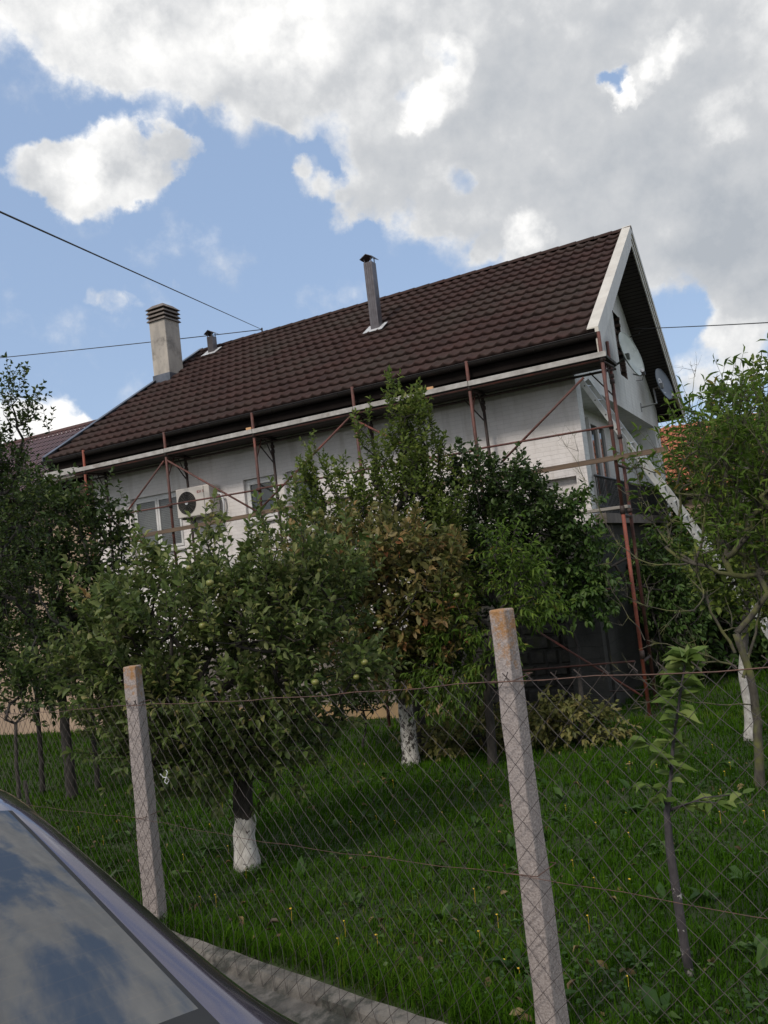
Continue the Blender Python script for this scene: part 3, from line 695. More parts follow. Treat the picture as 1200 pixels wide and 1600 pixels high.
# chimney at the left verge
cu0, cu1, cv0, cv1 = 10.80, 11.30, 3.10, 3.62
c = MB().box(h(cu1, cv0, 6.2), h(cu0, cv1, 8.40)).build('chimney', 'chimney', house); bevel(c, .012)
mb = MB()
for z_ in (8.40, 8.50, 8.60):
    e_ = .045
    mb.v += [h(cu1+e_, cv0-e_, z_), h(cu0-e_, cv0-e_, z_), h(cu0-e_, cv1+e_, z_), h(cu1+e_, cv1+e_, z_)]
    mb.v += [h(cu1+.0, cv0+.0, z_+.065), h(cu0+.0, cv0, z_+.065), h(cu0, cv1, z_+.065), h(cu1, cv1, z_+.065)]
    i = len(mb.v)-8; mb.f += [(i,i+3,i+2,i+1),(i+4,i+5,i+6,i+7),(i,i+1,i+5,i+4),(i+1,i+2,i+6,i+5),(i+2,i+3,i+7,i+6),(i+3,i,i+4,i+7)]
mb.box(h(cu1-.06, cv0+.06, 8.401), h(cu0+.06, cv1-.06, 8.68))
e_ = .05; z_ = 8.70
mb.v += [h(cu1+e_, cv0-e_, z_), h(cu0-e_, cv0-e_, z_), h(cu0-e_, cv1+e_, z_), h(cu1+e_, cv1+e_, z_)]
mb.v += [h(cu1-.08, cv0+.08, z_+.12), h(cu0+.08, cv0+.08, z_+.12), h(cu0+.08, cv1-.08, z_+.12), h(cu1-.08, cv1-.08, z_+.12)]
i = len(mb.v)-8; mb.f += [(i,i+3,i+2,i+1),(i+4,i+5,i+6,i+7),(i,i+1,i+5,i+4),(i+1,i+2,i+6,i+5),(i+2,i+3,i+7,i+6),(i+3,i,i+4,i+7)]
mb.build('chimney_cap', 'cap', c)
MB().box(h(cu1+.02, cv0-.02, 6.3), h(cu0-.02, cv1+.02, 7.06)).build('flashing', 'verge_metal', c)
# square flues with little gabled cowls
def flue(U, V_, ztop, s=.095, label=None):
    zb = ZE+SL*(V_-VE0)
    f = MB().box(h(U+s, V_-s, zb-.25), h(U-s, V_+s, ztop))
    for k_ in range(3):
        x = -s + s*.5*(k_+1) - .006
        f.box(h(U-x, V_-s-.006, zb), h(U-x-.012, V_-s-.0005, ztop-.02))
    f = f.build('flue', 'flue', house)
    if label: f['label'] = label
    cw = MB(); r = s*1.55; rr = .10
    for sg in (1, -1):
        cw.prism([h(U, V_-r, ztop+.16), h(U+sg*r, V_-r, ztop+.08), h(U+sg*r, V_-r, ztop+.068), h(U, V_-r, ztop+.148)], (0, 2*r, 0))
    for a in (-1, 1):
        for b in (-1, 1): cw.box(h(U+a*s*.8+.008, V_+b*s*.8-.008, ztop), h(U+a*s*.8-.008, V_+b*s*.8+.008, ztop+.10))
    cw.build('cowl', 'flue', f)
    fl = MB(); o = .058
    def q(du, dv): return h(U+du, V_+dv+nrm[1]*o, zb+SL*dv+nrm[2]*o)
    fl.prism([q(.24, -.17), q(-.20, -.17), q(-.20, .16), q(.24, .16)], tuple(nrm*.006)); fl.build('flashing', 'flash', f)
flue(4.93, 2.72, 8.02, label='tall square flue pipe rising from the middle of the roof')
flue(10.33, 4.25, 8.05, .085, label='short flue pipe close to the ridge end')
# down pipe on the joint with the beige house
MB().tube([h(11.28, VW-.05, 4.55), h(11.28, VW-.05, GB)], .022, 8).build('downpipe', 'gutter', house)

# ------------------------------------------------------------------ beige house adjoining on the left
nb = thing('house', 'lower beige house adjoining on the left with a plain brown sheet roof', 'house', tuple(w_(11.3, 0, 0)), HRZ)
def hn(U, V_, Z): return (-(U-11.3), V_, Z)
MB().box(hn(20.5, .85, GB-.2), hn(11.32, 8.8, 4.35)).build('wall', 'beige', nb)
mb = MB(); ea, ra = 4.30, 6.75
A = [hn(20.6, .25, ea), hn(20.6, 4.6, ra), hn(20.6, 9.2, ea)]
for k_ in range(48):
    U0 = 11.86 + k_*.18
    for (x0, x1, lift) in ((0, .13, 0), (.13, .18, .028)):
        for (Va, za, Vb, zb) in ((.25, ea, 4.6, ra), (9.0, ea, 4.6, ra)):
            for rr in range(12):
                f0, f1 = rr/12, (rr+1)/12
                mb.poly([hn(U0+x0, Va+(Vb-Va)*f0, za+(zb-za)*f0+lift+.02), hn(U0+x1, Va+(Vb-Va)*f0, za+(zb-za)*f0+lift+.02),
                         hn(U0+x1, Va+(Vb-Va)*f1, za+(zb-za)*f1+lift), hn(U0+x0, Va+(Vb-Va)*f1, za+(zb-za)*f1+lift)])
mb.build('roof', 'tile2', nb)
MB().prism([hn(20.4, .3, ea-.08), hn(20.4, 4.6, ra-.06), hn(20.4, 8.95, ea-.08)], (8.6, 0, 0)).build('roof_deck', 'soffit', nb)
MB().box(hn(20.4, 4.5, ra-.02), hn(11.9, 4.7, ra+.05)).build('ridge_cap', 'tile2', nb)
mb = MB().tube([hn(20.5, .2, ea-.05), hn(11.9, .2, ea-.03)], .06, 10); mb.build('gutter', 'gutter', nb)

# ------------------------------------------------------------------ scaffolding
sc_ = thing('scaffolding', 'rust-red tubular scaffolding with a high plank deck along the white wall', 'scaffolding', tuple(w_(0, 0, 0)), HRZ)
VI = .55; US = [0.0, 2.1, 4.2, 6.32, 8.42, 10.6]
def tube_part(name, a, b, r, m, n=10): return MB().tube([h(*a), h(*b)], r, n).build(name, m, sc_, True)
for i, U in enumerate(US):
    g = gz(*w_(U, 0, 0)[:2]); gi = gz(*w_(U, VI, 0)[:2])
    ztop = 4.82 + .02*((i*7) % 3)
    low = 'oxide' if i in (0, 3) else 'rust'
    if i == 5:
        o = MB().tube([h(U, 0, g+.03), h(U, 0, ztop)], .027, 10).build('post', 'oxide', sc_, True)
    else:
        segs = [(2.17, ztop, 'rust'), (g+.03, 2.17, low)]
        for z0_, z1_, m in segs: o = MB().tube([h(U+.012*(z1_ < 3), 0, z0_), h(U, 0, z1_)], .027, 10).build('post', m, sc_, True)
    for z_ in (2.17, .08, 4.42, 3.42): MB().tube([h(U, 0, z_-.06), h(U, 0, z_+.06)], .035, 10).build('collar', 'rustd', o, True)
    it = 4.62 if i else 4.78
    o = MB().tube([h(U, VI, gi+.03), h(U, VI, it)], .026, 10).build('post', 'rustd' if i else 'rust', sc_, True)
    for z_ in (4.24, 4.15, 2.17, 3.3): MB().tube([h(U, VI, z_-.03), h(U, VI, z_+.03)], .038, 10).build('collar', 'rustd', o, True)
    MB().box(h(U+.07, -.07, g-.02), h(U-.07, .07, g+.03)).build('base_plate', 'rustd', sc_)
    MB().box(h(U+.07, VI-.07, gi-.02), h(U-.07, VI+.07, gi+.03)).build('base_plate', 'rustd', sc_)
    for z_ in (4.38, 2.08, -.02): tube_part('transom', (U, 0, z_), (U, VI+(.22 if z_ > 4 else 0), z_), .022, 'rustd')
    tube_part('knee_brace', (U, VI, 4.0), (U, VI-.22, 4.36), .012, 'rustd', 6)
    tube_part('knee_brace', (U, 0, 3.95), (U, .22, 4.36), .012, 'rust', 6)
    # short braces running along the wall from the inner post, as seen beneath the deck
    tube_part('knee_brace', (U, VI, 3.92), (min(U+.32, 10.9), VI, 4.36), .012, 'rustd', 6)
# ledgers under the deck and guard rail
tube_part('ledger', (-.05, 0, 4.40), (10.9, 0, 4.40), .016, 'rust')
tube_part('ledger', (-.05, VI+.16, 4.37), (11.0, VI+.16, 4.37), .02, 'rustd')
tube_part('ledger', (-.05, VI-.03, 4.33), (11.0, VI-.03, 4.33), .015, 'rustd')
for a, b in zip(US[:-1], US[1:]):
    tube_part('guard_rail', (a-.04, -.035, 3.40), (b+.04, -.035, 3.42), .0165, 'rust')
tube_part('brace', pV(912, 590, -.03), pV(784, 722, -.03), .018, 'rust')
tube_part('brace', pV(550, 648, -.03), pV(404, 798, -.03), .018, 'rust')
tube_part('brace', (4.15, -.03, 4.25), (2.2, -.03, 2.95), .018, 'rust')
tube_part('brace', (8.38, -.03, 4.28), (6.3, -.03, 2.95), .018, 'rust')
tube_part('brace', (8.46, -.03, 4.28), (10.2, -.03, 2.9), .018, 'rust')
tube_part('brace', pV(838, 985, -.03), pV(1004, 1088, -.03), .016, 'rust')
tube_part('brace', pV(180, 930, -.03), pV(270, 985, -.03), .016, 'rust')
for lv, (x0, y0, x1, y1) in enumerate(((812, 1048, 992, 1033), (870, 1084, 1020, 1077))):
    a, b = pV(x0, y0, -.04 if not lv else VI), pV(x1, y1, -.04 if not lv else VI); tube_part('guard_rail', a, b, .014, 'rust' if lv == 0 else 'rustd')
for a, b in zip(US[1:-1], US[2:]): tube_part('guard_rail', (a, -.035, .10), (b, -.035, .10), .0145, 'rustd')
tube_part('guard_rail', pV(955, 920, VI), (2.1, VI, pV(955, 920, VI)[2]-.02), .014, 'rust')
# decks: two steel/timber boards per bay, pale outer edge profile
edges = [-.08] + US[1:-1] + [11.0]
for k_, (a, b) in enumerate(zip(edges[:-1], edges[1:])):
    for (v0, v1) in ((.02, .26), (.275, .51), (.525, .76)):
        d = MB().box(h(b-.012, v0, 4.425), h(a+.012, v1, 4.47)).build('deck_board', 'deck', sc_); bevel(d, .004)
    e1 = MB().box(h(b-.004, -.052, 4.43+.004*(k_ % 2)), h(a+.004, -.03, 4.51+.004*(k_ % 2))).build('deck_edge', 'deck_edge', sc_); bevel(e1, .003)
# planks that run on past the last frame
p = MB().box(h(12.35, .00, 4.37), h(10.9, .24, 4.415)).build('deck_board', 'timber_grey', sc_)
p = MB().box(h(11.75, -.05, 4.43), h(10.75, -.02, 4.55)).build('deck_edge', 'deck_edge', sc_)
# rails at knee height: rough sawn planks tied to the posts
tp = [(-.75, 2.35, 2.93, 2.90), (2.2, 6.4, 2.95, 2.98), (6.2, 10.75, 2.96, 2.88)]
for a, b, z0_, z1_ in tp:
    m = MB(); i = len(m.v)
    m.v += [h(b, -.065, z1_-.03), h(a, -.065, z0_-.03), h(a, -.03, z0_-.03), h(b, -.03, z1_-.03), h(b, -.065, z1_+.045), h(a, -.065, z0_+.045), h(a, -.03, z0_+.045), h(b, -.03, z1_+.045)]
    m.f += [(0,3,2,1),(4,5,6,7),(0,1,5,4),(1,2,6,5),(2,3,7,6),(3,0,4,7)]
    bevel(m.build('timber_rail', 'timber', sc_), .004)
bevel(MB().box(h(.86, .0, 2.19), h(-.08, .24, 2.235)).build('deck_board', 'timber_grey', sc_), .004)
tube_part('end_rail', (0, 0, 2.83), (0, VI+.6, 2.83), .02, 'rustd'); 
tube_part('end_rail', (-.02, 0, 4.36), (-.02, VI+.1, 4.40), .02, 'rustd')
# little offcuts lying on the deck edge
for (px, py, lab) in ((388, 668, 'small orange wood offcut on the deck between the fourth and fifth posts from the right'), (671, 603, 'small orange wood offcut on the deck behind the pear tree tips')):
    q = pV(px, py, -.02)
    o = MB().box((-.055, -.03, 0), (.055, .03, .045)).build('wood_block', mat('pale_orange_wood', (.62,.36,.17), (.55,.3,.15), 9, .8) if px == 388 else D.materials['pale_orange_wood'])
    o.location = tuple(w_(q[0], .005, 4.516)); o.rotation_euler = (0, 0, HRZ+.1); bevel(o, .004)
    tag(o, lab, 'wood block', 'wood offcuts on the scaffold deck')

# ------------------------------------------------------------------ air conditioner
ac = thing('air_conditioner', 'off-white outdoor air conditioner unit between the wide window and the small windows', 'air conditioner', tuple(w_(0, 0, 0)), HRZ)
AU0, AU1, AZ0, AZ1 = 7.82, 8.66, 3.18, 3.76
cs = MB().box(h(AU1, VW-.36, AZ0), h(AU0, VW-.06, AZ1)).build('casing', 'ac', ac); bevel(cs, .02, 3)
MB().box(h(AU0+.14, VW-.364, AZ0+.02), h(AU0+.13, VW-.3605, AZ1-.02)).build('panel_seam', 'acg', ac)
g = MB(); cu, cz = AU1-.27, (AZ0+AZ1)/2-.01
n = 36
g.v.append(h(cu, VW-.3625, cz))
for j in range(n): g.v.append(h(cu+.225*math.cos(2*math.pi*j/n), VW-.3625, cz+.225*math.sin(2*math.pi*j/n)))
for j in range(n): g.f.append((0, 1+j, 1+(j+1) % n))
g.build('fan_opening', 'dark', ac)
g = MB()
for r in (.045, .075, .105, .135, .165, .195, .222):
    g.tube([h(cu+r*math.cos(2*math.pi*j/30), VW-.372, cz+r*math.sin(2*math.pi*j/30)) for j in range(31)], .0035, 4, False)
for j in range(16):
    t = 2*math.pi*j/16; g.tube([h(cu+.03*math.cos(t), VW-.376, cz+.03*math.sin(t)), h(cu+.224*math.cos(t), VW-.376, cz+.224*math.sin(t))], .003, 4)
g.build('fan_grille', 'acg', ac)
MB().tube([h(cu, VW-.384, cz), h(cu, VW-.372, cz)], .036, 16).build('grille_badge', 'white', ac)
mk = MB()
for (a, b, z0_, z1_) in ((0,.012,0,.05),(.018,.03,0,.05),(.03,.05,.038,.05),(.03,.05,0,.012),(.056,.068,0,.05),(.068,.085,.02,.032),(.09,.10,0,.05),(.14,.155,0,.055),(.158,.168,.02,.035)):
    mk.box(h(8.12-a, VW-.3635, 3.62+z0_), h(8.12-b, VW-.3605, 3.62+z1_))
mk.build('lettering', 'acmark', ac)
br_ = MB()
for u_ in (AU0+.12, AU1-.12): br_.box(h(u_+.02, VW-.38, AZ0-.04), h(u_-.02, VW-.002, AZ0-.003)); br_.box(h(u_+.02, VW-.035, AZ0-.28), h(u_-.02, VW-.002, AZ0-.04))
br_.build('wall_bracket', 'acg', ac)
MB().tube([h(AU0-.01, VW-.12, AZ0+.4), h(AU0-.09, VW-.12, AZ0+.38), h(AU0-.11, VW-.08, AZ0+.2), h(AU0-.07, VW-.05, AZ0-.05), h(AU0+.02, VW-.03, AZ0-.16), h(AU0+.1, VW-.015, AZ0-.14)], .022, 8).build('pipe', 'white', ac, True)

# ------------------------------------------------------------------ satellite dishes
def dish(name, label, C, nvec, rad, front, lnb_px, armU, mount, bracket_pts, logo=False):
    t = thing(name, label, 'satellite dish', tuple(w_(0, 0, 0)), HRZ)
    C = np.array(h(*C)); n = np.array(nvec, float); n /= np.linalg.norm(n)
    s = np.cross(n, [0, 0, 1.0]); s /= np.linalg.norm(s); u = np.cross(s, n)
    for (nm, m, off) in (('reflector', front, .0), ('reflector_back', 'dishback', -.012)):
        b = MB(); K, J = 7, 40
        b.v.append(tuple(C + n*(off-.11*rad*2)))
        for k_ in range(1, K+1):
            r = rad*k_/K
            for j in range(J):
                a = 2*math.pi*j/J; d = -.22*rad*(1-(k_/K)**2)
                b.v.append(tuple(C + s*r*math.cos(a)*.93 + u*r*math.sin(a) + n*(d+off)))
        for j in range(J): b.f.append((0, 1+j, 1+(j+1) % J))
        for k_ in range(K-1):
            for j in range(J): b.f.append((1+k_*J+j, 1+(k_+1)*J+j, 1+(k_+1)*J+(j+1) % J, 1+k_*J+(j+1) % J))
        o = b.build(nm, m, t, True)
    rim = MB().tube([tuple(C + s*rad*math.cos(2*math.pi*j/40)*.93 + u*rad*math.sin(2*math.pi*j/40)) for j in range(41)], .009, 6, False); rim.build('rim', front, t, True)
    E = np.array(h(*pU(lnb_px[0], lnb_px[1], armU)))
    # reachable arm: cap its length so that the receiver sits at the focus
    bot = C - u*rad
    d = E-bot; Ln = np.linalg.norm(d); E = bot + d/Ln*min(Ln, rad*1.9)
    arm = MB().tube([tuple(bot - n*.12 + u*.1), tuple(bot), tuple(E)], .013, 8); arm.build('arm', 'galv', t, True)
    lb = MB(); f = C-E; f /= np.linalg.norm(f)
    lb.tube([tuple(E+u*.02), tuple(E+u*.02+f*.05), tuple(E+u*.02+f*.05), tuple(E+u*.02+f*.11)], [.02, .02, .034, .034], 12); lb.build('receiver', 'white', t, True)
    lb = MB().box(tuple(E-.03), tuple(E+.03)).build('receiver_holder', 'black', t)
    MB().tube([tuple(E), tuple((E+bot)/2 - np.array([0,0,.10])), tuple(bot-n*.1-np.array([0,0,.05]))], .006, 6).build('cable', 'black', t, True)
    bk = MB(); back = C - n*.22*rad
    pts = [tuple(back - n*.02)] + [h(*q) for q in bracket_pts]
    bk.tube(pts, .02, 8); bk.box(tuple(back-.06), tuple(back+.05))
    q = bracket_pts[-1]; bk.box(h(q[0]+.012, q[1]-.05, q[2]-.10), h(q[0]-.012, q[1]+.05, q[2]+.10)); bk.build('mount', 'dishback' if not logo else 'galv', t)
    if logo:
        lg = MB(); J = 28; cc = C + u*rad*.22 - s*rad*.0
        def surf(x, y):
            rr = (x*x/.93**2+y*y)/(rad*rad); return C + s*x + u*y + n*(-.22*rad*(1-rr)+.004)
        for j in range(J):
            a, b_ = 2*math.pi*j/J, 2*math.pi*(j+1)/J
            lg.poly([surf(r*math.cos(x), rad*.24+r*math.sin(x)) for (r, x) in ((.055,a),(.085,a),(.085,b_),(.055,b_))])
        lg.poly([surf(x, rad*.24+y) for x, y in ((-.05,-.012),(.05,-.03),(.05,-.008),(-.05,.012))])
        for k_, (x, w) in enumerate(((-.06,.02),(-.035,.012),(-.018,.02),(.008,.014),(.028,.02))):
            lg.poly([surf(x+a, -rad*.52+b_) for a, b_ in ((0,0),(w,0),(w*.8,.03),(w*.1,.03))])
        lg.build('emblem', 'white', t)
    return t
c1 = pU(987, 553, .22)
dish('satellite_dish', 'large white satellite dish mounted beside the raw wall opening on the gable', c1, (.97, -.20, .24), .47, 'dishw', (1036, 559), -.95, None, [(.45, c1[1]-.05, c1[2]-.12), (UW, c1[1]-.1, c1[2]-.22)])
c2 = pU(1038, 600, .12)
dish('satellite_dish', 'smaller slate-grey satellite dish with a white emblem under the far eave', c2, (.95, -.26, .22), .38, 'dishd', (1085, 604), -.85, None, [(.35, c2[1]-.1, c2[2]-.08), (.30, c2[1]-.3, c2[2]-.45), (UW, c2[1]-.45, c2[2]-.50)], logo=True)

# ------------------------------------------------------------------ ladder leaning at the corner
lt = pV(913, 596, .95)
ld = thing('ladder', 'long aluminium extension ladder leaning on the corner of the gable', 'ladder', tuple(w_(0, 0, 0)), HRZ)
fx = pV(1200, 984, 1.45)
top = np.array(h(lt[0]-.02, .82, lt[2])); dirn = np.array(h(fx[0], fx[1], fx[2])) - np.array(h(lt[0], .95, lt[2]))
tot = (top[2]-(-.86))/(-dirn[2]); foot = top + dirn*tot
Lh = foot-top; Ll = np.linalg.norm(Lh); ax = Lh/Ll
side = np.array([.10, 1.0, 0]); side -= ax*np.dot(side, ax); side /= np.linalg.norm(side); perp = np.cross(ax, side)
def obox(mb, c, half):
    i = len(mb.v)
    for sx in (-1, 1):
        for sy in (-1, 1):
            for sz in (-1, 1): mb.v.append(tuple(c + ax*half[0]*sx + side*half[1]*sy + perp*half[2]*sz))
    mb.f += [(i,i+1,i+3,i+2),(i+4,i+6,i+7,i+5),(i,i+4,i+5,i+1),(i+2,i+3,i+7,i+6),(i,i+2,i+6,i+4),(i+1,i+5,i+7,i+3)]
for s_ in (-.2, .2):
    mb = MB(); obox(mb, top+ax*Ll*.30 + side*s_, (Ll*.30, .012, .038)); mb.build('rail', 'alu', ld)
    mb = MB(); obox(mb, top+ax*Ll*.775 + side*s_*1.14 + perp*.0, (Ll*.225+.25, .012, .040)); mb.build('rail', 'alu', ld)
q = .12
while q < Ll-.1:
    ro = MB().tube([tuple(top+ax*q-side*.206), tuple(top+ax*q+side*.206)], .014, 8).build('rung', 'alu', ld)
    MB().tube([tuple(top+ax*q-side*.2135), tuple(top+ax*q-side*.240*(1 if q > Ll*.55 else .9))], .012, 8).build('rung_end', 'black', ro); q += .28
for s_ in (-.228, .228): mb = MB(); obox(mb, foot+side*s_, (.05, .03, .05)); mb.build('rubber_foot', 'black', ld)

# ------------------------------------------------------------------ overhead cables
def cable(label, a, b, sag=.25, r=.011):
    a, b = np.array(a, float), np.array(b, float)
    pts = [a+(b-a)*t - np.array([0,0,1])*sag*4*t*(1-t) for t in np.linspace(0, 1, 28)]
    o = MB().tube(pts, r, 6).build('power_cable', 'cable', None, True)
    return tag(o, label, 'cable', None)
anchor = w_(9.05, VR-.02, ZR+.12)
e0 = at(0, 331, 5.0); d0 = e0-anchor; cable('upper overhead cable slanting steeply down to the ridge from the left', anchor, anchor + d0*2.4, .0, .0065)
e1 = at(0, 553, 22.0); d1 = e1-anchor; cable('lower, nearly level overhead cable reaching the ridge past the chimney', anchor, anchor + d1*3.0, .12)
ga = w_(*pU(984, 514, UW)); e2 = at(1200, 499, 12); cable('overhead cable fixed to the gable wall and leaving to the right', ga, ga+(e2-ga)*2.5, .05, .009)
mb = MB(); gl = pU(984, 514, UW); gb = pU(984, 527, UW)
tl = thing('cable_hook', 'pair of dark wall hooks holding the right cable above the white dish', 'hook', tuple(w_(0,0,0)), HRZ)
for q in (gl, gb): MB().tube([h(q[0]+.02, q[1], q[2]), h(q[0]-.22, q[1]-.1, q[2]), h(q[0]-.24, q[1]-.1, q[2]+.05)], .012, 6).build('hook', 'black', tl)
MB().tube([tuple(anchor-(0,0,.3)), tuple(anchor+np.array([0,0,.04]))], .02, 8).build('ridge_anchor', 'black')
a_ = D.objects['ridge_anchor']; tag(a_, 'small dark cable bracket standing on the ridge where two cables meet', 'bracket')

# ------------------------------------------------------------------ fence
fence = thing('fence', 'rusty chain-link fence on square concrete posts along the lawn', 'fence', (0, 0, 0))
post_t = [(-2.9, .105, .085, 0), (0.085, .092, .064, 0), (2.97, .105, .082, .01), (5.85, .11, .09, 0), (8.75, .11, .09, 0), (11.65, .11, .09, 0)]
for t, wb, wt, lean in post_t:
    hgt = 1.49 if t < 2 else 1.47
    b = MB(); rows_ = 14
    for k_ in range(rows_+1):
        f = k_/rows_; w = (wb+(wt-wb)*f)/2; z = -.35 + (hgt+.35)*f
        for a, c_ in ((-1,-1),(1,-1),(1,1),(-1,1)):
            j = (random.random()-.5)*.004; b.v.append((a*w+j, c_*w+j+lean*f, z))
    for k_ in range(rows_):
        for j in range(4): b.f.append((k_*4+j, k_*4+(j+1) % 4, (k_+1)*4+(j+1) % 4, (k_+1)*4+j))
    b.f.append((3,2,1,0)); b.f.append(tuple(rows_*4+j for j in range(4)))
    o = b.build('post', 'post', fence); q = FP+FD*t+FN*.062
    o.location = (q[0], q[1], fence_z(t)); o.rotation_euler = (0, 0, math.atan2(FD[1], FD[0]) + (.55 if t > 2 else .06)); bevel(o, .006)
WTOP, WBOT, DG, DH = 1.25, -.045, .10, .096
wt_ = math.ceil
def mesh_bay(t0, t1):
    vs = []; fs = []
    k0, k1 = int(t0/(DG/2)), int(t1/(DG/2))
    b = MB(); nz = int((WTOP+.02-WBOT)/(DH/2))
    for k_ in range(k0, k1):
        pts = []
        for j in range(nz+1):
            z = WBOT + j*DH/2
            sgn = (1 if (j+k_) % 2 else -1)
            t = (k_+.5)*DG/2 + sgn*DG*.26
            wob = .005*math.sin(t*7+z*9)+.003*math.sin(t*23+j)
            sagn = .014*math.sin(t*2.1)*math.sin(z*2.6)
            outn = -.115*min(1, max(0, (.16-z)/.18))**1.5
            pts.append(fpt(t+wob, sgn*.0022+sagn-.008+outn, z+fence_z(t)+.005*math.sin(t*11+z*5)))
        # twisted barb at the top, small hook at the bottom
        p = pts[-1]; pts.append((p[0]+FD[0]*-.012, p[1]+FD[1]*-.012, p[2]+.022))
        b.tube(pts, .0015, 3, False)
        b.tube([(p[0]-FD[0]*.016, p[1]-FD[1]*.016, p[2]-.006), (p[0]+FD[0]*.012, p[1]+FD[1]*.012, p[2]+.018)], .0018, 3, False)
    b.build('wire_mesh', 'wire', fence)
ptl = [q[0] for q in post_t]
for a, b in zip(ptl[:-1], ptl[1:]): mesh_bay(a, b)
for a, b in zip(ptl[:-1], ptl[1:]):
    for z_, sg, r in ((1.245, .012, .0021), (.585, .02, .0012)):
        pts = [fpt(a+(b-a)*f, -.012+.004*math.sin(f*9), fence_z(a+(b-a)*f)+z_-sg*4*f*(1-f)+.004*math.sin(f*31)) for f in np.linspace(0, 1, 16)]
        MB().tube(pts, r, 4, False).build('tension_wire', 'wirelt', fence)
for t in ptl:
    wb = .057
    for z_ in (1.245, .585):
        c_ = FP+FD*t+FN*.062
        pts = [(c_[0]+FD[0]*x+FN[0]*y, c_[1]+FD[1]*x+FN[1]*y, fence_z(t)+z_+dz) for x, y, dz in ((-wb,-wb,0),(wb,-wb,-.01),(wb,wb,0),(-wb,wb,.01),(-wb,-wb,0))]
        MB().tube(pts, .002, 4, False).build('binding_wire', 'wirelt', fence)
tie = MB()
q = at(258, 1218, 4.9)
rw = [(q[0]+dx*.045, q[1], q[2]+dz*.045) for dx, dz in ((-.6,.8),(-.2,.3),(.3,.2),(.5,-.2),(.2,-.6),(-.1,-.3),(.1,.1),(.4,.9),(.2,1.2))]
tag(tie.tube(rw, .003, 5).build('wire_tie', 'white'), 'little twist of white wire hanging in the fence left of the limewashed apple trunk', 'wire')

# ------------------------------------------------------------------ leaves and trees
LEAF_V = np.array([(0,0,0), (.30,.36,.05), (.30,0,-.04), (.30,-.36,.05), (.68,.34,.03), (.68,0,-.07), (.68,-.34,.03), (1,0,-.20)], float)
LEAF_F = np.array([(0,2,1,1), (0,3,2,2), (1,2,5,4), (2,3,6,5), (4,5,7,7), (5,6,7,7)])
def leaves(P, Dr, Nn, Ln, Wd, rnd, curl=1.0):
    """P base, Dr direction, Nn approx normal (n,3)"""
    Dr = Dr/np.linalg.norm(Dr, axis=1, keepdims=True)
    S = np.cross(Nn, Dr); S /= np.linalg.norm(S, axis=1, keepdims=True)+1e-9
    Nn = np.cross(Dr, S)
    T = LEAF_V[None].repeat(len(P), 0).copy()
    cz = (curl*RNG.uniform(.2, 1.9, len(P)))[:, None]
    V = P[:, None] + Dr[:, None]*(T[..., 0]*Ln[:, None])[..., None] + S[:, None]*(T[..., 1]*Wd[:, None])[..., None] + Nn[:, None]*(T[..., 2]*Ln[:, None]*cz*1.3)[..., None]
    n = len(P); F = (LEAF_F[None] + (np.arange(n)*8)[:, None, None]).reshape(-1, 4)
    return V.reshape(-1, 3), F, np.repeat(rnd, len(LEAF_F))
def unit(a): return a/(np.linalg.norm(a, axis=-1, keepdims=True)+1e-9)

